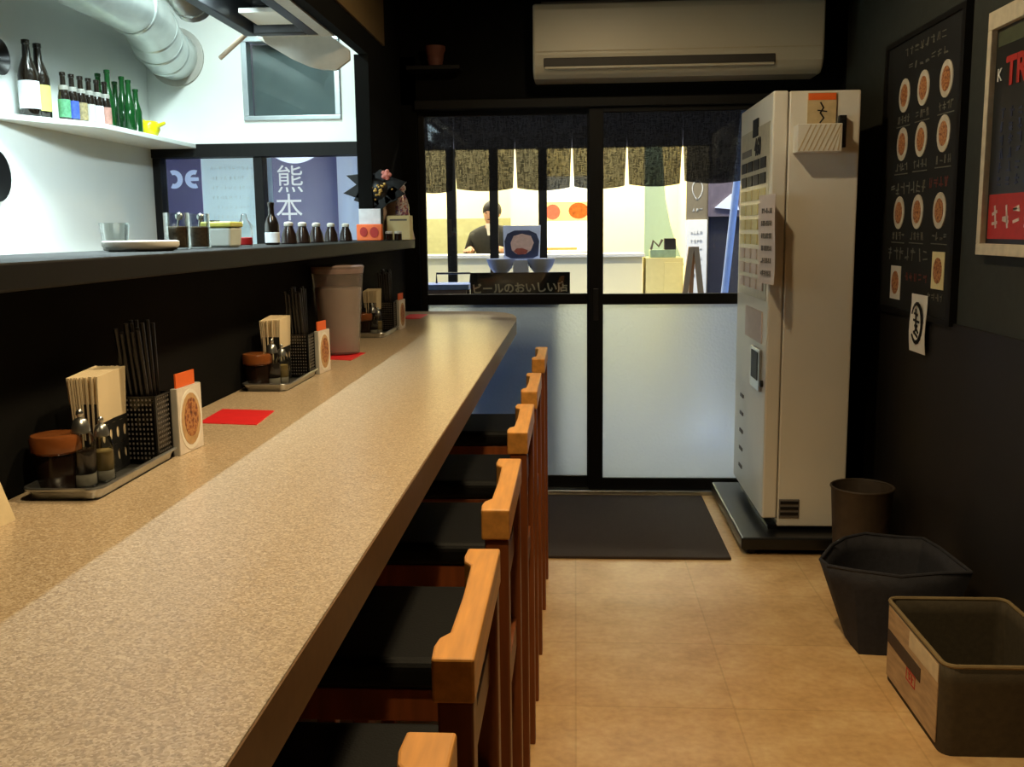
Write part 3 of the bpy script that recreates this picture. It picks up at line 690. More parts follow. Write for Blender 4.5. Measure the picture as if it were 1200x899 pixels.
def chopsticks(loc, where, n, pale=0):
    first = None
    for k in range(n):
        i, j = k % 5, k//5
        x0, y0 = -.019+.0095*i, .022-.009*j
        x1, y1 = x0-.002, y0-.006*j-.001*(i % 2)
        m = M['steel'] if k < pale else M['choplack']
        d = Vector((x1-x0, y1-y0, .118)).normalized(); o0 = Vector((x0, y0, .006))
        mb = MB().tube([o0, o0+d*(.232+.01*math.sin(k*2.3))], [.0026, .0038], 6)
        o = mb.build('chopstick', m, loc=loc)
        if k < pale: o.name = 'metal_chopstick'; tag(o, f'pale metal chopsticks standing among black ones in the {where} holder', 'chopsticks', f'metal chopsticks in the {where} holder')
        else: tag(o, f'black chopsticks leaning in the smoked holder on the {where} tray', 'chopsticks', f'black chopsticks in the {where} holder')
def menu_card(loc, rot, label):
    t = thing('menu_card', label, 'menu card', loc, rot, 'small ramen cards by the trays')
    mp = lambda a, b, c: Vector((c, a, b))
    MB().prism(rect(-.046, .046, 0, .122), mp, -.012, .0).build('stand', M['greyplate'], t, bevel=.001)
    MB().prism(rect(-.045, .045, .001, .121), mp, 0, .001).build('printed_face', mat('card_face', (222, 212, 200), .4), t)
    MB().prism(rect(-.040, .030, .118, .148), mp, -.006, -.003).build('orange_header', M['orange'], t)
    bw = MB().prism(ell(.0, .060, .0425, .056), mp, .001, .0018).build('bowl_picture', M['white'], t)
    MB().prism(ell(.0, .061, .036, .048), mp, .0018, .0024).build('broth', M['broth'], bw)
    MB().prism(ell(.001, .064, .026, .036), mp, .0024, .003).build('toppings', M['food'], bw); return t
sets = [((-.775, 1.565), 'nearest'), ((-.785, 2.60), 'middle'), ((-.780, 3.875), 'farthest')]
for k, ((x, y), wname) in enumerate(sets):
    tray((x, y, ZC), f'steel condiment tray {["nearest the viewer", "in the middle, before the water pitcher", "farthest along, behind the water pitcher"][k]}')
    zt = ZC+.0025
    napkins((x-.020, y+.033, zt), f'dark pierced napkin holder on the {wname} condiment tray')
    pot((x-.037, y-.081, zt), f'dark condiment pot with amber lid on the {wname} tray')
    shaker((x-.001, y-.070, zt), f'clear glass shaker of dark spice on the {wname} tray', M['soy'])
    shaker((x+.013, y-.032, zt), f'small clear glass shaker with {"green" if k else "pale"} contents on the {wname} tray', mat('pale_spice', (150, 130, 80), .6), .85)
    chop_box((x+.020, y+.117, zt), f'smoked chopstick holder on the {wname} condiment tray')
    chopsticks((x+.020, y+.117, zt), wname, 20, 2 if k == 2 else 0)
    menu_card((x+.068, y+.20, ZC), -.10, f'small ramen picture card with orange top beside the {wname} tray')
# red cards
def redcard(pts, label, nm='red_card'):
    cx = sum(p[0] for p in pts)/4; cy = sum(p[1] for p in pts)/4
    t = MB().prism([(a-cx, b-cy) for a, b in pts], flat, 0, .0015).build(nm, M['red'], loc=(cx, cy, ZC)); return tag(t, label, 'card', 'red cards on the counter')
redcard([(-.796, 2.03), (-.664, 2.01), (-.676, 2.175), (-.803, 2.195)], 'red card lying between the nearest and middle trays')
redcard([(-.83, 3.10), (-.700, 3.06), (-.695, 3.255), (-.82, 3.28)], 'red card lying under the water pitcher')
redcard([(-.80, 4.55), (-.712, 4.54), (-.714, 4.80), (-.80, 4.80)], 'red card lying at the far end of the counter')
# pitcher
wp = thing('water_pitcher', 'tall grey translucent water pitcher on the counter', 'pitcher', (-.775, 3.235, ZC+.0015))
MB().lathe([(.060, 0), (.064, .004), (.084, .275), (.088, .285), (.085, .288), (.081, .275), (.061, .012), (.05, .008)], 32).build('jug_wall', M['pitcher'], wp, smooth=True)
MB().lathe([(.058, .010), (.060, .014), (.0755, .215), (.070, .218)], 28).build('water', M['water'], wp, smooth=True)
MB().lathe([(.078, .262), (.0835, .264), (.0865, .286), (.082, .289), (.03, .290)], 32).build('lid', mat('smoky_pink_lid', (148, 128, 124), .2), wp, smooth=True)
MB().tube([(-.07, .0, .24), (-.108, 0, .235), (-.112, 0, .15), (-.098, 0, .07), (-.066, 0, .06)], .008, 10).build('handle', M['pitcher'], wp, smooth=True)
wp.rotation_euler = (0, 0, -PI/2)
# folded card at the left edge
fc = MB().tbox([(-.03, -.06, 0), (.03, -.06, 0), (.03, .055, 0), (-.03, .055, 0)], [(-.004, -.06, .10), (.0, -.06, .10), (.0, .05, .10), (-.004, .05, .10)]).build('table_tent_card', mat('cream_tent_card', (214, 196, 158), .6), loc=(-.82, 1.265, ZC)); tag(fc, 'cream folded table card at the left edge of the counter', 'card')

# ------------------------------------------------------------------ things on the pass ledge
ZL = 1.317
pla = MB().lathe([(.062, 0), (.070, .003), (.076, .012), (.076, .020), (.070, .022), (.055, .016), (.02, .015)], 32).build('white_plate', M['white'], smooth=True, loc=(-.895, 2.03, ZL)); tag(pla, 'white plate at the left end of the pass ledge items', 'plate')
cup = MB().lathe([(.024, 0), (.026, .003), (.032, .06), (.030, .06), (.024, .006)], 20).build('drinking_glass', M['clear'], smooth=True, loc=(-1.01, 2.16, ZL)); tag(cup, 'clear drinking glass behind the white plate', 'glass')
for k, (x, y) in enumerate(((-.90, 2.235), (-.90, 2.365))):
    t = thing('glass_canister', ['clear canister with a spoon beside the white plate', 'clear canister with a spoon beside the lemon lidded tub'][k], 'canister', (x, y, ZL), 0, 'spoon canisters on the ledge')
    MB().lathe([(.026, 0), (.028, .003), (.028, .082), (.026, .082), (.025, .004)], 20).build('jar', M['clear'], t, smooth=True)
    MB().lathe([(.022, .004), (.024, .006), (.024, .05), (.022, .052)], 18).build('contents', mat('brown_spice', (96, 76, 52), .7, var=.3, scale=200), t, smooth=True)
    s = MB().tube([(-.008, 0, .006), (.006, 0, .070)], .0025, 8); s.ball((.007, 0, .074), .009, (1, .6, 1)); s.build('spoon', M['steel'], t, smooth=True)
tb = thing('food_tub', 'milky plastic tub with lemon lid on the ledge', 'tub', (-.895, 2.515, ZL))
MB().tbox([(-.034, -.04, 0), (.034, -.04, 0), (.034, .04, 0), (-.034, .04, 0)], [(-.038, -.045, .050), (.038, -.045, .050), (.038, .045, .050), (-.038, .045, .050)]).build('tub_body', M['tupper'], tb, bevel=.006)
MB().box(-.04, .04, -.047, .047, .050, .064).build('lid', M['tuplid'], tb, bevel=.004)
MB().box(-.03, -.012, -.02, .02, .064, .068).build('lid_tab', M['blackplastic'], tb)
rb = thing('sauce_bottle', 'clear squeeze bottle with a red base left of the dark bottle', 'bottle', (-.90, 2.705, ZL))
MB().lathe([(.020, 0), (.022, .003), (.022, .055), (.010, .072), (.008, .084), (.004, .088)], 18).build('bottle_body', M['clear'], rb, smooth=True)
MB().lathe([(.018, .003), (.020, .005), (.020, .022), (.018, .024)], 18).build('red_sauce', M['red'], rb, smooth=True)
sy = thing('soy_bottle', 'tall dark bottle with a white label on the ledge', 'bottle', (-.90, 2.955, ZL))
MB().lathe([(.019, 0), (.021, .004), (.021, .060), (.015, .078), (.009, .088), (.0085, .112), (.010, .114), (.010, .124), (.004, .126)], 20).build('glass', M['beerbrown'], sy, smooth=True)
MB().lathe([(.0205, .006), (.0218, .007), (.0218, .036), (.0205, .037)], 20).build('label', M['labelwhite'], sy, smooth=True)
ml = None
lab5 = ['leftmost of the five small dark bottles on the ledge', 'second from left of the five small dark bottles', 'middle one of the five small dark bottles', 'second from right of the five small dark bottles', 'rightmost of the five small dark bottles, beside the orange packet']
for k, y in enumerate((3.13, 3.29, 3.47, 3.68, 3.92)):
    if ml is None:
        ml = thing('small_bottle', lab5[0], 'bottle', (-.90, y, ZL), 0, 'small dark bottles on the ledge')
        MB().lathe([(.024, 0), (.026, .003), (.022, .03), (.014, .05), (.012, .058)], 18).build('glass', M['soy'], ml, smooth=True)
        MB().lathe([(.013, .056), (.0145, .058), (.0145, .066), (.010, .069), (.003, .070)], 16).build('cap', M['cork'], ml, smooth=True)
    else: dup(ml, lab5[k], (-.90, y, ZL))
op = thing('orange_packet', 'orange snack packet standing on the right end of the ledge', 'packet', (-.855, 4.17, ZL))
MB().tbox([(-.052, -.02, 0), (.052, -.02, 0), (.052, .02, 0), (-.052, .02, 0)], [(-.054, -.014, .068), (.054, -.014, .068), (.054, .012, .068), (-.054, .012, .068)]).build('bag', M['orange'], op, bevel=.004)
MB().prism(ell(-.022, .036, .016, .02), on_y(-.019), 0, .003).prism(ell(.022, .034, .018, .022), on_y(-.019), 0, .003).build('printed_figures', M['redprint'], op)
cs = thing('price_card', 'white price card standing above the orange packet', 'card', (-.862, 4.21, ZL))
MB().box(-.046, .046, 0, .004, 0, .132).build('sheet', M['labelwhite'], cs)
MB().box(-.04, .04, .004, .045, 0, .004).build('foot', M['labelwhite'], cs)
cb = thing('cream_box', 'cream cardboard box beside the orange packet', 'box', (-.775, 4.40, ZL))
MB().box(-.045, .058, -.04, .04, 0, .105).build('carton', M['creamcard'], cb, bevel=.003)
MB().prism(rect(-.03, .045, .083, .09), on_y(-.04), 0, .001).build('printed_line', M['greyink'], cb)
pk = thing('pink_box', 'pale pink tall carton behind the cream box', 'box', (-.80, 4.53, ZL))
MB().tbox([(-.075, -.045, 0), (.07, -.045, 0), (.07, .045, 0), (-.075, .045, 0)], [(-.075, -.045, .19), (.03, -.045, .20), (.03, .045, .20), (-.075, .045, .19)]).build('carton', M['palepink'], pk, bevel=.003)
gb = thing('glass_ornament', 'colourful patterned glass bottle standing on the cream box', 'bottle', (-.757, 4.405, ZL+.105))
MB().lathe([(.026, 0), (.030, .004), (.030, .045), (.022, .075), (.013, .092), (.013, .104), (.018, .112), (.018, .126), (.010, .134)], 20).build('glass', multi_mat('patterned_glass', [(.3, (120, 110, 130)), (.45, (200, 190, 190)), (.55, (150, 80, 70)), (.65, (90, 90, 140)), (.75, (210, 206, 200))], .2, 70), gb, smooth=True)
lj = [(-.822, 4.235), (-.785, 4.245)]
for k, (x, y) in enumerate(lj):
    j = thing('tiny_jar', ['tiny dark jar next to the orange packet', 'tiny dark jar at the right ledge end before the cream box'][k], 'jar', (x+.035, y, ZL), 0, 'tiny dark jars on the ledge')
    MB().lathe([(.014, 0), (.016, .002), (.016, .026), (.013, .028)], 16).build('jar_body', M['soy'], j, smooth=True)
    MB().lathe([(.015, .027), (.016, .028), (.016, .036), (.010, .038)], 16).build('lid', M['cork'], j, smooth=True)
# black festive ornament with gold beads
orn = thing('festive_ornament', 'spiky black ornament with gold beads and a pink flower above the ledge', 'ornament', (-.845, 4.30, ZL))
MB().box(-.02, .02, .0, .03, 0, .17).build('stem', M['blackplastic'], orn, bevel=.004)
leaf = [((-.01, .235), (-.13, .275), .022), ((-.01, .215), (-.145, .20), .026), ((.0, .24), (-.06, .29), .02), ((.02, .22), (.13, .245), .026), ((.03, .20), (.125, .195), .022), ((0, .20), (-.05, .14), .028), ((.02, .2), (.02, .13), .03), ((-.02, .20), (-.10, .17), .03), ((.03, .2), (.09, .17), .028), ((.01, .24), (.02, .30), .026)]
for (a, b, wd) in leaf:
    d = Vector((b[0]-a[0], b[1]-a[1])); n = Vector((-d.y, d.x)).normalized()*wd*1.5
    MB().prism([a, (a[0]+d.x*.4+n.x, a[1]+d.y*.4+n.y), b, (a[0]+d.x*.4-n.x, a[1]+d.y*.4-n.y)], on_y(.0), 0.0, .012).build('black_leaf', M['blackplastic'], orn, bevel=.002)
MB().ball((.0, -.002, .215), .056, (1, .45, .9)).build('core', M['blackplastic'], orn, smooth=True)
rr2 = random.Random(9)
for k in range(26):
    a = rr2.uniform(0, 2*PI); q = rr2.uniform(.01, .058); MB().ball((q*math.cos(a)+.01, -.031+q*.22, .215+q*math.sin(a)*.8), rr2.uniform(.004, .007), seg=8).build('gold_bead', M['gold'], orn, smooth=True)
fl = MB().ball((.045, -.02, .275), .014)
for k in range(5): fl.ball((.045+.014*math.cos(k*1.257), -.02, .275+.014*math.sin(k*1.257)), .010, seg=8)
fl.build('pink_flower', M['pink'], orn, smooth=True)

# ------------------------------------------------------------------ kitchen: shelf, bottles, duct, hood
sf = thing('bottle_shelf', 'white wall shelf in the kitchen carrying the bottles', 'shelf', (KL, 3.6, 1.80))
MB().prism([(0, 0), (.015, 0), (.235, .42), (.235, 1.45), (0, 1.45)], flat, -.022, 0).build('board', M['kwhite'], sf, bevel=.003)
for y in (): MB().tbox([(0, y, -.14), (.012, y, -.14), (.012, y+.02, -.14), (0, y+.02, -.14)], [(0, y, -.022), (.18, y, -.022), (.18, y+.02, -.022), (0, y+.02, -.022)]).build('bracket', M['kwhite'], sf)
def bottle(name, loc, label, prof, glass, lab=None, cat='bottle', group=None, neck=None):
    t = thing(name, label, cat, loc, 0, group)
    MB().lathe(prof, 18).build('glass', glass, t, smooth=True)
    if lab:
        m, z0, z1 = lab; r = max(p[0] for p in prof)
        MB().lathe([(r-.001, z0), (r+.0008, z0+.001), (r+.0008, z1-.001), (r-.001, z1)], 18).build('label', m, t, smooth=True)
    if neck:
        m, z0, r = neck; MB().lathe([(r-.001, z0), (r+.001, z0+.001), (r+.001, z0+.016), (r-.001, z0+.018)], 14).build('neck_label', m, t, smooth=True)
    return t
big = [(.034, 0), (.0375, .005), (.0375, .155), (.030, .185), (.016, .225), (.0135, .27), (.0155, .272), (.0155, .287), (.008, .289)]
small = [(.020, 0), (.0225, .004), (.0225, .092), (.018, .115), (.0105, .138), (.0098, .172), (.0118, .174), (.0118, .186), (.006, .188)]
slim = [(.021, 0), (.024, .004), (.024, .12), (.018, .150), (.0115, .178), (.011, .228), (.013, .23), (.013, .242), (.006, .244)]
ZS = 1.8
bottle('beer_bottle', (KL+.060, 3.815, ZS), 'large brown beer bottle with white label, leftmost on the shelf', big, M['beerbrown'], (M['labelwhite'], .03, .135), group='big beer bottles')
bottle('beer_bottle', (KL+.060, 3.897, ZS), 'large brown beer bottle with yellow label, second on the shelf', big, M['beerbrown'], (M['labelyellow'], .03, .130), group='big beer bottles')
smalls = [('green', 'labelgreen'), ('blue', 'labelblue'), ('gold', 'labelgold'), ('grey', 'greyplate'), ('white', 'labelwhite'), ('pinkish', 'labelpink')]
for k, (nm, lm) in enumerate(smalls):
    bottle('small_beer_bottle', (KL+.128+.008*k, 3.945+.054*k, ZS), f'small dark bottle with {nm} label in the shelf row', small, M['beerbrown'], (M[lm], .012, .082), group='small labelled bottles', neck=(M['foil'], .118, .0175))
gl = ['leftmost green bottle of the cluster, behind the pink label', 'tallest green bottle, second from left in the cluster', 'short green bottle third from left in the cluster', 'tall green bottle fourth from left in the cluster', 'green bottle second from right in the cluster', 'shortest green bottle, rightmost beside the yellow pot']
for k, (x, y, s) in enumerate(((.06, 4.39, 1.03), (.12, 4.35, 1.06), (.06, 4.55, .98), (.12, 4.49, 1.03), (.18, 4.42, .92), (.18, 4.49, .80))):
    bottle('green_bottle', (KL+x, y, ZS), gl[k], [(r, z*s) for r, z in slim], M['green'], group='green bottles on the shelf')
yc = thing('yellow_cat_cup', 'small shiny yellow pot at the right end of the shelf', 'pot', (KL+.150, 4.68, ZS)); yc.name = 'yellow_pot'
MB().lathe([(.030, 0), (.036, .003), (.052, .035), (.050, .062), (.040, .074), (.036, .05), (.02, .01)], 22).build('bowl', M['yellow'], yc, smooth=True)
MB().tube([(.046, -.01, .05), (.075, -.01, .062), (.085, -.01, .066)], [.010, .008, .006], 10).build('spout', M['yellow'], yc, smooth=True)
MB().ball((-.02, -.02, .066), .018).build('knob', M['yellow'], yc, smooth=True)
# duct
dk = thing('exhaust_duct', 'big galvanised exhaust duct bending into the white kitchen wall', 'duct', (-1.978, 5.0, 2.225))
path = [(.055, -3.6, .12), (.05, -1.6, .115), (.045, -.55, .11), (.035, -.40, .10), (.015, -.28, .07), (.0, -.18, .03), (-.005, -.08, .005), (-.005, .06, 0)]
MB().tube(path[:3], .112, 28, cap=False).build('straight_pipe', M['galv'], dk, smooth=True)
MB().tube(path[2:], [.117, .119, .119, .119, .117, .115], 28, cap=False).build('elbow', M['galv'], dk, smooth=True)
for i, r in ((2, .121), (4, .124), (5, .124), (6, .121)):
    a = Vector(path[i]); d = (Vector(path[i+1])-Vector(path[i-1])).normalized()
    MB().tube([a-d*.012, a-d*.006, a+d*.006, a+d*.012], [r-.004, r, r, r-.004], 28).build('seam_ring', M['galv'], dk, smooth=True)
MB().lathe([(.115, 0), (.142, 0), (.142, .012), (.115, .02)], 32, M=Matrix.Translation((-.005, .05, 0)) @ Matrix.Rotation(PI/2, 4, 'X')).build('wall_flange', M['greyplate'], dk, smooth=True)
# second small duct ring
d2 = thing('flexible_duct', 'shiny ribbed flexible duct above the hood end', 'duct', (-1.455, 3.9, 2.235))
pp = [(.0 - .03*k/10, -.0-.06*k, .0+.02*k+.0) for k in range(11)]
MB().tube(pp, [.075 + (.006 if k % 2 else 0) for k in range(11)], 20).build('ribbed_hose', M['steel'], d2, smooth=True)
MB().tube([(.0, .02, -.006), (0, -.01, .003)], .082, 20).build('end_collar', M['steel'], d2, smooth=True)
# hood
hd = thing('range_hood', 'stainless range hood with dark edges over the kitchen stove', 'range hood', (-1.05, 2.6, 2.08))
MB().box(-.18, -.135, -1.4, 1.22, 0, .10).box(.055, .10, -1.4, 1.22, 0, .10).box(-.135, .055, 1.17, 1.22, 0, .10).box(-.135, .055, -1.4, -1.35, 0, .1).build('dark_rim', M['darkmetal'], hd, bevel=.004)
MB().box(-.135, .055, -1.35, .94, .088, .10).build('filter', M['filter'], hd)
MB().box(-.115, .035, .95, 1.16, .028, .045).build('white_panel', M['kwhite'], hd, bevel=.003)
MB().box(.10, .148, -1.4, 1.25, .0, .02).build('pale_edge', M['greyplate'], hd)
MB().box(-.18, .148, -1.4, 1.25, .10, .55).build('canopy', M['steel'], hd)
MB().prism([(-.196, .03), (.082, .043), (.171, -.023), (.172, -.061), (.117, -.099), (.06, -.096), (.012, -.084), (-.064, -.05), (-.13, -.01)], on_y(1.42), 0, .02).build('end_plate', M['greyplate'], hd, bevel=.002)
MB().box(-.17, .16, 1.25, 1.41, .03, .05).build('link_plate', M['greyplate'], hd)
lv = MB().tube([(-1.359, 3.90, 2.019), (-1.224, 3.85, 2.105)], .009, 10).build('hood_lever', mat('grey_brown_lever', (150, 132, 112), .5), hd, smooth=True); lv.location = (1.05, -2.6, -2.08)
# hanging pans at the far left
for k, (z, lb) in enumerate(((2.00, 'small black round pan hanging at the far upper left'), (1.57, 'black round pan hanging at the far left under the shelf level'))):
    p_ = thing('hanging_pan', lb, 'pan', (KL+.012, 3.66-.09*k, z), 0, 'pans at the left frame edge')
    MB().lathe([(.04, 0), (.06+.03*k, .006), (.065+.03*k, .035), (.062+.03*k, .035), (.038, .008)], 22, M=Matrix.Rotation(PI/2, 4, 'Y')).build('pan_body', M['blackplastic'], p_, smooth=True)
    MB().box(0, .012, -.01, .01, .05+.03*k, .18+.03*k).build('handle', M['blackplastic'], p_, bevel=.003)

# ------------------------------------------------------------------ banners outside the kitchen window
YB = 5.22
def banner(name, x0, x1, z0, z1, m, label, sagtop=None, wav=.01, y=YB):
    t = thing(name, label, 'banner', ((x0+x1)/2, y, z0)); wd, h = x1-x0, z1-z0
    def fn(u, v):
        tz = h - (sagtop(u) if sagtop else 0)
        return Vector(((u-.5)*wd, wav*math.sin(u*9+v*1.5), v*tz))
    MB().grid(24, 12, fn).build('cloth', m, t, smooth=True); return t
def dyed_banner(name, x0, x1, z0, outline, letters, m, ml, label, y, polys=()):
    """cloth whose letters are cut through and filled with pale dyed cloth; outline in (x,z) from the lower left corner"""
    t = thing(name, label, 'banner', (x0, y, z0)); dg = lambda: bpy.context.evaluated_depsgraph_get()
    Mx = Matrix(((1, 0, 0, 0), (0, 0, -1, 0), (0, 1, 0, 0), (0, 0, 0, 1)))
    rects = []
    for (body, size, cx, cz, bold) in letters:
        cu = bpy.data.curves.new(name, 'FONT'); cu.body = body; cu.size = size; cu.align_x = 'CENTER'; cu.align_y = 'CENTER'; cu.offset = bold
        o = bpy.data.objects.new('tmp', cu); COL.objects.link(o); bpy.context.view_layer.update()
        me = bpy.data.meshes.new_from_object(o.evaluated_get(dg())); me.transform(Matrix.Translation((cx, cz, 0))); me.transform(Mx)
        me.materials.clear(); me.materials.append(ml)
        lo = bpy.data.objects.new('letter', me); COL.objects.link(lo); lo.parent = t
        sp = o.evaluated_get(dg()).to_curve(dg()).copy()
        for q in sp.splines: rects.append([(p.co.x+cx, p.co.y+cz, p.handle_left.x+cx, p.handle_left.y+cz, p.handle_right.x+cx, p.handle_right.y+cz) for p in q.bezier_points])
        bpy.data.objects.remove(o)
    for pg in polys:
        lm = MB(); lm.poly([Mx @ Vector((a_, b_, 0)) for a_, b_ in pg]); lm.build('letter', ml, t)
    c2 = bpy.data.curves.new(name, 'CURVE'); c2.dimensions = '2D'; c2.fill_mode = 'BOTH'; c2.resolution_u = 4
    q = c2.splines.new('POLY'); q.points.add(len(outline)-1); q.use_cyclic_u = True
    for p, (a_, b_) in zip(q.points, outline): p.co = (a_, b_, 0, 1)
    for pg in polys:
        q = c2.splines.new('POLY'); q.points.add(len(pg)-1); q.use_cyclic_u = True
        for p, (a_, b_) in zip(q.points, pg): p.co = (a_, b_, 0, 1)
    for pts in rects:
        q = c2.splines.new('BEZIER'); q.bezier_points.add(len(pts)-1); q.use_cyclic_u = True
        for p, v in zip(q.bezier_points, pts):
            p.handle_left_type = p.handle_right_type = 'FREE'
            p.co = (v[0], v[1], 0); p.handle_left = (v[2], v[3], 0); p.handle_right = (v[4], v[5], 0)
    o = bpy.data.objects.new('tmp', c2); COL.objects.link(o); bpy.context.view_layer.update()
    me = bpy.data.meshes.new_from_object(o.evaluated_get(dg())); me.transform(Mx); me.materials.clear(); me.materials.append(m)
    bpy.data.objects.remove(o)
    co = bpy.data.objects.new('cloth', me); COL.objects.link(co); co.parent = t
    return t
def arc_(cx, cz, rx, rz, a0, a1, n=14): return [(cx+rx*math.cos(math.radians(a0+(a1-a0)*k/n)), cz+rz*math.sin(math.radians(a0+(a1-a0)*k/n))) for k in range(n+1)]
back_c = arc_(.160, .637, .047, .048, -115, 115) + arc_(.160, .637, .019, .023, 115, -115)
euro_e = arc_(.268, .637, .050, .048, 68, 292) + arc_(.268, .637, .022, .024, 292, 205, 8) + [(.292, .628), (.292, .646)] + arc_(.268, .637, .022, .024, 155, 68, 8)
dyed_banner('navy_banner', -2.26, -1.952, 1.0, rect(0, .308, 0, .90), [], M['navycloth'], M['lettblue'], 'dark navy banner with pale blue letters outside the kitchen window', YB, (back_c, euro_e))
pb = banner('paper_banner', -1.951, -1.575, 1.0, 1.90, M['papercloth'], 'pale translucent paper sheet outside the kitchen window', wav=.003)
rr3 = random.Random(5)
for k in range(7): scribble(MB(), -.14, .14, .69-.05*k, .018, .0014, on_y(-.006), 0, .001, 12, rr3).build('faint_line', mat('faint_blue_print', (190, 208, 210), .8), pb)
W_ = .385
sg_ = [(W_*(1-k/20), .79 - .080*max(0, 1-((1-k/20-.43)/.43)**2)*(1 if 1-k/20 < .86 else 0)) for k in range(21)]
kb = dyed_banner('purple_banner', -1.62, -1.235, 1.0, [(0, 0), (W_, 0)] + sg_, [('熊', .150, .135, .62, 0.0), ('本', .150, .125, .475, 0.0)], M['purplecloth'], M['bannerwhite'], 'purple cloth banner with two white kanji outside the kitchen window', YB+.008)
banner('blue_curtain', -1.28, -1.00, 1.0, 1.88, M['bluecloth'], 'pale blue cloth hanging right of the purple banner outside', y=YB+.05, wav=.018)

# ------------------------------------------------------------------ noren outside the doors
nr = thing('noren_curtain', 'short sheer black shop curtain in split panels above the doors', 'curtain', (0, 5.27, 1.56))
MB().tube([(-.80, 0, .42), (1.02, 0, .42)], .011, 12).build('rod', M['blackwood'], nr, smooth=True)
for x in (-.78, .1, .98): MB().box(x-.008, x+.008, -.12, .012, .40, .41).build('bracket', M['blackwood'], nr)
edges = [(-.83, -.628, -.012), (-.628, -.310, -.004), (-.310, -.016, -.004), (-.016, .266, .0), (.266, .549, .008), (.549, .865, .02)]
for k, (a, b, dz) in enumerate(edges):
    def fn(u, v, a=a, b=b, dz=dz, k=k):
        g = .011*max(0.0, 1-v/.62)
        x = (a+g) + (b-a-2*g)*u
        return Vector((x, .012*math.sin(u*7+k*2)*(1-.6*v)+.004*math.sin(u*23), dz*(1-v)*1.0 + v*.42 + .014*(1-v)*(2*u-1)**2))
    MB().grid(20, 10, fn).build('curtain_panel', M['noren'], nr, smooth=True)

# ------------------------------------------------------------------ display stand with bowls outside
YS = 5.42
sd = thing('display_stand', 'dark wooden display stand outside the left sliding door', 'stand', (-.32, YS+.08, 0))
MB().box(-.24, .235, -.06, .16, .03, .985).build('cabinet', M['blackwood'], sd, bevel=.004)
MB().box(-.26, .29, -.09, .17, .985, 1.0).build('top_board', M['blackwood'], sd, bevel=.003)
MB().box(-.26, -.21, -.09, .17, 0, .03).box(.20, .245, -.09, .17, 0, .03).build('foot', M['blackwood'], sd)
sg = thing('beer_sign', 'long black sign board with handwritten white Japanese lettering', 'sign', (-.30, YS, 1.0))
MB().box(-.268, .272, -.004, .018, 0, .128).build('board', M['board'], sg, bevel=.002)
text('hand_lettering', 'ビールのおいしい店', .058, mat('white_marker', (196, 192, 172), .7), sg, frame4(Vector((0, -.006, .042)), (1, 0, .02), (-.12, 0, 1)), .001, bold=.0016)
rs = thing('bowl_riser', 'pale step riser behind the sign board carrying the bowls', 'riser', (-.295, YS+.10, 1.0))
MB().box(-.20, .20, -.05, .06, 0, .118).build('step', M['bluewhite'], rs, bevel=.004)
rk_ = MB().box(-.042, .042, -.035, .045, 0, .077).build('raised_block', M['bluewhite'], bevel=.004, loc=(-.2975, YS+.10, 1.118)); tag(rk_, 'pale block between the two bowls under the ramen picture', 'block')
bl = None
for k, x in enumerate((-.408, -.187)):
    lb = ['white ramen bowl at the left of the picture board', 'white ramen bowl at the right of the picture board'][k]
    if bl is None:
        bl = thing('ramen_bowl', lb, 'bowl', (x, YS+.085, 1.118), 0, 'white bowls on the stand')
        MB().lathe([(.034, 0), (.038, .0), (.040, .008), (.062, .034), (.076, .072), (.079, .082), (.073, .082), (.058, .036), (.03, .014)], 28).build('bowl_body', M['bluewhite'], bl, smooth=True)
    else: bl = dup(bl, lb, (x, YS+.085, 1.118))
pbz = thing('ramen_picture_board', 'tilted white framed ramen photo between the two bowls', 'picture board', (-.293, YS+.11, 1.195))
tl = lambda a, b, c: Vector((a, -c + b*.12, b))
MB().prism([(-.098, 0), (.098, 0), (.104, .185), (-.104, .185)], tl, -.012, 0).build('board', M['bluewhite'], pbz, bevel=.002)
MB().prism([(-.090, .02), (-.06, .006), (.06, .006), (.090, .02), (.096, .10), (.080, .140), (.04, .158), (-.04, .158), (-.080, .140), (-.096, .10)], tl, 0, .0015).build('dark_bowl_print', mat('dark_bowl_print', (52, 58, 84), .4, var=.3, scale=20), pbz)
MB().prism([(-.055, .05), (-.03, .03), (.02, .028), (.05, .05), (.066, .09), (.05, .128), (.0, .140), (-.045, .128), (-.062, .09)], tl, .0015, .003).build('noodle_print', mat('pork_print', (226, 184, 160), .5, var=.12, scale=40), pbz)
MB().prism([(-.045, .045), (-.02, .026), (.025, .03), (.035, .05), (.0, .062), (-.03, .06)], tl, .003, .004).build('garnish_print', mat('garnish_red', (170, 84, 64), .5, var=.2, scale=40), pbz)
tbl = thing('side_table', 'small outdoor table with pale blue top left of the stand', 'table', (-.735, YS+.12, 0))
MB().box(-.17, .155, -.10, .14, 1.035, 1.065).build('table_top', mat('pale_blue_top', (140, 170, 230), .5), tbl, bevel=.003)
for x in (-.14, .125):
    for y in (-.07, .11): MB().box(x-.014, x+.014, y-.014, y+.014, 0, 1.035).build('leg', M['blackwood'], tbl)
MB().box(-.15, .14, -.095, -.08, .955, 1.035).build('apron', mat('mauve_apron', (120, 108, 116), .6), tbl)
rl = thing('tabletop_rail', 'low dark wire rail standing on the pale blue table', 'rail', (-.735, YS+.16, 1.065))
MB().tube([(-.04, 0, 0), (-.04, 0, .055), (.15, 0, .055), (.15, 0, 0)], .006, 8).build('wire', M['blackplastic'], rl, smooth=True)

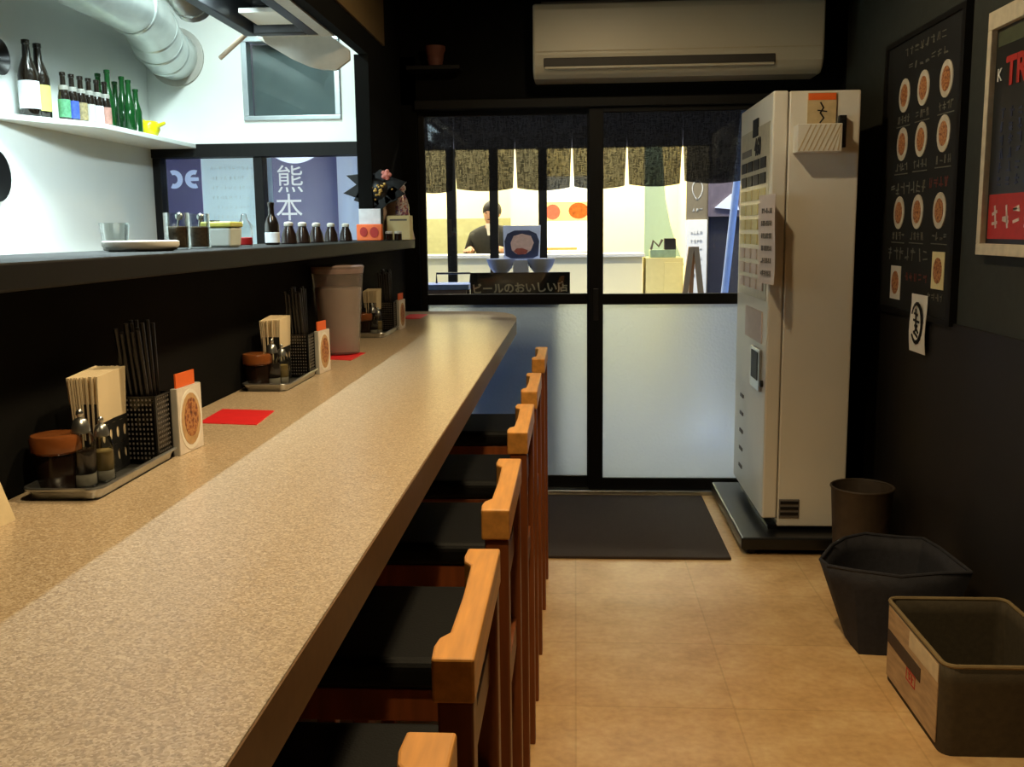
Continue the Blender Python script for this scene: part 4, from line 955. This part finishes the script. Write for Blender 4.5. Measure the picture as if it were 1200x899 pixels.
# ------------------------------------------------------------------ street and the lit shop across it
struct('ground', MB().box(-9, 9, YD+.12, 14, -.12, -.02), M['asphalt'])
SY = 9.0
struct('wall_shop_back', MB().box(-5, 4, 11.8, 11.9, 0, 3.0), M['shopwall'])
struct('wall_shop_left', MB().box(-5.1, -5, 8.6, 11.9, 0, 3.0), M['shopwall'])
struct('wall_shop_right', MB().box(1.18, 1.28, 8.6, 11.9, 0, 3.0), M['shopwall'])
struct('ceiling_shop', MB().box(-5.1, 1.28, 8.6, 11.9, 3.0, 3.1), M['shopwall'])
struct('wall_shop_header', MB().box(-6, 6, 8.45, 8.6, 2.03, 6.0), M['navy'])
struct('wall_street_right', MB().box(1.10, 6, 8.46, 8.55, -.02, 2.03), M['navy'])
struct('wall_street_left', MB().box(-7, -1.42, 8.46, 8.6, -.02, 2.03), mat('pale_blue_wall', (190, 202, 226), .7, var=.04))
struct('trim_1', MB().box(-1.075, -1.0, 8.45, 8.52, -.02, 2.03), M['black'])
struct('trim_2', MB().box(-.715, -.645, 8.45, 8.52, -.02, 2.03), M['black'])
struct('trim_3', MB().box(-.305, -.235, 8.45, 8.52, -.02, 2.03), M['black'])
struct('wall_shop_tiles', MB().box(-3.2, -.72, 11.76, 11.8, 0, 1.50), M['shopgreen'])
struct('wall_shop_pillar', MB().box(-.70, -.33, 11.0, 11.79, 0, 3.0), M['shopwall'])
sc = thing('shop_counter', 'long cream service counter inside the shop across the street', 'counter', (-.9, SY, 0))
MB().box(-2.6, 1.50, .04, .50, -.02, 1.11).build('front', M['shopwall'], sc)
MB().box(-2.65, 1.52, 0, .54, 1.11, 1.14).build('counter_top', M['white'], sc, bevel=.004)
cf = thing('low_cabinet', 'pale yellow low cabinet at the right end of the far counter', 'cabinet', (.77, SY+.02, 0))
MB().box(-.14, .19, 0, .4, -.02, 1.10).build('carcass', M['shopyel'], cf, bevel=.004)
MB().box(.02, .18, -.012, 0, .08, 1.06).build('door', M['shopyel'], cf, bevel=.003)
rg = thing('cash_register', 'small dark and green register on the pale yellow cabinet', 'register', (.80, SY+.12, 1.10))
MB().box(-.13, .10, -.06, .12, 0, .07).build('drawer_base', mat('mint_plastic', (150, 176, 150), .5), rg, bevel=.005)
MB().tbox([(-.0, -.05, .07), (.10, -.05, .07), (.10, .08, .07), (0, .08, .07)], [(.0, -.01, .17), (.10, -.01, .17), (.10, .08, .17), (0, .08, .17)]).build('screen', M['ink'], rg, bevel=.004)
MB().tube([(-.12, 0, .07), (-.10, 0, .15), (-.05, 0, .10), (-.02, 0, .16)], .012, 8).build('card_reader', M['greyink'], rg, smooth=True)
ib = thing('curved_blue_panel', 'pale ice blue panel with a sweeping curved edge in the far shop', 'panel', (.80, 9.9, 0))
MB().prism([(-.13, 1.0), (.26, 1.0), (.19, 1.18), (.12, 1.4), (.07, 1.65), (.03, 2.2), (-.13, 2.2)], on_y(0), 0, .03).build('panel', M['iceblue'], ib)
MB().box(-.10, .0, -.0, .05, -.02, 1.0).build('foot', M['iceblue'], ib)
mn = thing('menu_lightbox', 'backlit menu sign with a red and a brown food picture in the far shop', 'lightbox', (-.08, 10.2, 1.135))
MB().box(-.24, .24, 0, .06, 0, .75).build('housing', mat('backlit_white', (255, 250, 232), .5, emit=1.3), mn)
MB().prism(rect(-.235, .235, .31, .50), on_y(0), 0, .004).build('orange_band', mat('backlit_orange', (250, 206, 140), .5, emit=.9, var=.08, scale=8), mn)
MB().prism(ell(-.145, .40, .075, .075), on_y(0), .004, .008).build('red_food', mat('backlit_red', (236, 104, 76), .5, emit=.75, var=.15, scale=30), mn)
MB().prism(ell(.115, .41, .10, .08), on_y(0), .004, .008).build('brown_food', mat('backlit_brown', (196, 100, 30), .5, emit=.5, var=.35, scale=24), mn)
MB().prism(rect(-.235, .10, .02, .045), on_y(0), 0, .004).build('lower_line', mat('backlit_gold', (224, 170, 90), .5, emit=.7), mn)
MB().box(-.2, -.15, .01, .05, -1.155, 0).box(.15, .2, .01, .05, -1.155, 0).build('legs', M['alu'], mn)
db_ = thing('shop_name_sign', 'taupe hanging sign with a pale leaf outline across the street', 'sign', (.99, 8.42, 1.42))
MB().box(-.075, .10, 0, .04, 0, .60).build('board', M['taupe'], db_, bevel=.003)
drop = [(.012+.05*math.sin(t)*math.sin(t/2)**.6, .17+.075*(1-math.cos(t))*1.0) for t in [2*PI*k/24 for k in range(25)]]
MB().stroke(drop, .007, on_y(0), 0, .004).build('leaf_outline', M['cream'], db_)
dl = MB(); scribble(dl, -.03, .06, .085, .022, .005, on_y(0), 0, .004, 3, rr3); dl.build('small_letters', M['cream'], db_)
wp2 = thing('white_notice_board', 'tall white notice board below the taupe sign across the street', 'board', (1.0, 8.40, 0))
MB().box(-.085, .085, 0, .03, -.02, 1.425).build('panel', M['white'], wp2, bevel=.003)
nl = MB(); 
for k in range(6): scribble(nl, -.05, .05, 1.32-.07*k, .03, .004, on_y(0), 0, .003, 4, rr3)
nl.build('faint_lines', M['greyplate'], wp2)
ez = thing('easel_sign', 'wooden folding easel standing in the street', 'easel', (.815, 7.0, 0))
for s in (-1, 1):
    MB().tbox([(s*.165-.022, -.02, -.02), (s*.165+.022, -.02, -.02), (s*.165+.022, .02, -.02), (s*.165-.022, .02, -.02)], [(s*.016-.018, -.01, 1.23), (s*.016+.018, -.01, 1.23), (s*.016+.018, .03, 1.23), (s*.016-.018, .03, 1.23)]).build('front_leg', M['easel'], ez)
MB().tbox([(-.02, .42, -.02), (.02, .42, -.02), (.02, .45, -.02), (-.02, .45, -.02)], [(-.014, .03, 1.20), (.014, .03, 1.20), (.014, .05, 1.20), (-.014, .05, 1.20)]).build('rear_leg', M['easel'], ez)
MB().box(-.10, .10, -.03, -.012, .52, .56).build('ledge', M['easel'], ez)
bp = thing('banner_pole', 'slanted pale blue flag pole outside near the machine', 'pole', (.955, 6.5, 0))
MB().tube([(-.085, 0, -.02), (.115, 0, 2.2)], .023, 12).build('shaft', M['bluepole'], bp, smooth=True)
MB().lathe([(.14, -.02), (.15, 0), (.12, .05), (.05, .07)], 20, c=(-.08, 0, 0)).build('weight_base', M['bluepole'], bp, smooth=True)
fg = thing('small_flag', 'white triangular pennant on the navy wall across the street', 'flag', (1.22, 8.38, 1.50))
MB().tbox([(-.08, 0, .02), (.12, 0, .0), (.12, .02, .0), (-.08, .02, .02)], [(.05, 0, .13), (.08, 0, .125), (.08, .02, .125), (.05, .02, .13)]).build('pennant', M['bluewhite'], fg)
MB().box(-.13, .16, .02, .08, -.05, .25).build('backing', mat('mauve_backing', (96, 86, 96), .7), fg)
area('stand_fill', (-.28, YD+.16, 2.25), .8, .05, 5, (.80, .88, 1.0))  # added cool fill under the eaves, brightens the display stand and picture board
# header downlights across the street
for k, x in enumerate((-.82, -.14)):
    d_ = thing('downlight', ['small lit lamp on the far shop header, left', 'small lit lamp on the far shop header, right'][k], 'lamp', (x, 8.44, 2.30), 0, 'header lamps across the street')
    MB().box(-.05, .05, -.03, 0, 0, .03).build('lens', mat('lamp_lens', (255, 240, 214), .5, emit=3.0), d_)
    MB().box(-.06, .06, -.035, .0, .03, .045).build('hood', M['darkmetal'], d_)

# ------------------------------------------------------------------ the person in the far shop
def person(loc, rotz, label):
    t = thing('person', label, 'person', loc, rotz)
    def skinned(name, V, Ed, m, parent, sub=2):
        me = bpy.data.meshes.new(name); me.from_pydata([v[0] for v in V], Ed, []); me.materials.append(m)
        o = bpy.data.objects.new(name, me); COL.objects.link(o); o.parent = parent
        sk = o.modifiers.new('skin', 'SKIN'); sk.use_smooth_shade = True
        if not me.skin_vertices: me.skin_vertices.new()
        for i, v in enumerate(V):
            r = v[1]; me.skin_vertices[0].data[i].radius = r if isinstance(r, tuple) else (r, r)
        me.skin_vertices[0].data[0].use_root = True
        sb_ = o.modifiers.new('sub', 'SUBSURF'); sb_.levels = sub; sb_.render_levels = sub
        return o
    V = [((0, 0, .90), (.15, .10)), ((0, 0, 1.10), (.13, .09)), ((0, 0, 1.30), (.15, .10)), ((0, 0, 1.39), (.07, .06)), ((0, -.005, 1.46), (.05, .05)), ((0, -.012, 1.54), (.075, .085)), ((0, -.005, 1.60), (.07, .08)),
         ((-.18, 0, 1.32), .055), ((-.24, -.02, 1.12), .045), ((-.15, -.20, 1.20), .032), ((.18, 0, 1.32), .055), ((.24, -.02, 1.12), .045), ((.15, -.20, 1.20), .032),
         ((-.09, 0, .82), (.09, .09)), ((-.10, -.01, .48), .06), ((-.10, .01, .08), .04), ((-.10, -.13, .03), .035), ((.09, 0, .82), (.09, .09)), ((.10, -.01, .48), .06), ((.10, .01, .08), .04), ((.10, -.13, .03), .035)]
    E_ = [(0, 1), (1, 2), (2, 3), (3, 4), (4, 5), (5, 6), (2, 7), (7, 8), (8, 9), (2, 10), (10, 11), (11, 12), (0, 13), (13, 14), (14, 15), (15, 16), (0, 17), (17, 18), (18, 19), (19, 20)]
    for w_, s in ((9, -1), (12, 1)):                     # palms, four fingers and a thumb
        bx_ = V[w_][0]; p_ = len(V); V.append(((bx_[0]-s*.01, bx_[1]-.06, bx_[2]), (.036, .016))); E_.append((w_, p_))
        for q in range(4):
            f0 = len(V); fx = bx_[0]-s*.01 + (q-1.5)*.020; ln = (.055, .068, .064, .048)[q]
            V.append(((fx, bx_[1]-.10, bx_[2]-.003), .009)); V.append(((fx, bx_[1]-.10-ln, bx_[2]-.022), .007)); E_ += [(p_, f0), (f0, f0+1)]
        f0 = len(V); V.append(((bx_[0]-s*.055, bx_[1]-.075, bx_[2]-.004), .009)); V.append(((bx_[0]-s*.065, bx_[1]-.11, bx_[2]-.012), .008)); E_ += [(p_, f0), (f0, f0+1)]
    b = skinned('body', V, E_, M['skin'], t)
    J = [((0, 0, .84), (.165, .115)), ((0, 0, 1.10), (.15, .11)), ((0, 0, 1.32), (.19, .135)), ((0, .0, 1.455), (.088, .092)), ((-.19, 0, 1.32), .066), ((-.25, -.02, 1.12), .056), ((-.165, -.17, 1.19), .043), ((.19, 0, 1.32), .066), ((.25, -.02, 1.12), .056), ((.165, -.17, 1.19), .043)]
    skinned('jacket', J, [(0, 1), (1, 2), (2, 3), (2, 4), (4, 5), (5, 6), (2, 7), (7, 8), (8, 9)], M['jacket'], t)
    T = [((0, 0, .88), (.17, .12)), ((-.095, 0, .78), .10), ((-.10, -.01, .48), .075), ((-.10, .01, .10), .062), ((.095, 0, .78), .10), ((.10, -.01, .48), .075), ((.10, .01, .10), .062)]
    skinned('trousers', T, [(0, 1), (1, 2), (2, 3), (0, 4), (4, 5), (5, 6)], M['jacket'], t)
    MB().prism([(-.028, 1.445), (.028, 1.445), (.008, 1.33), (-.008, 1.33)], on_y(-.105), -.02, .008).build('shirt_front', M['white'], t)
    MB().ball((0, .010, 1.572), .099, (.94, 1.06, .98), 18).build('hair', M['hair'], t, smooth=True)
    f = MB().ball((0, -.03, 1.525), .082, (.86, .86, 1.12), 18); f.ball((0, -.103, 1.525), .012, (.8, 1, 1.5), 8)
    for s in (-1, 1): f.ball((s*.078, 0, 1.53), .018, (.4, .8, 1.3), 8)
    f.build('face', M['skin'], t, smooth=True)
    e = MB()
    for s in (-1, 1): e.ball((s*.028, -.094, 1.545), .008, (1.3, .6, .8), 8)
    e.ball((0, -.098, 1.482), .014, (1.4, .4, .3), 8); e.build('eyes_and_mouth', M['hair'], t, smooth=True)
    return t
person((-.81, 9.84, -.02), -.25, 'person in a dark jacket with white collar behind the far counter')
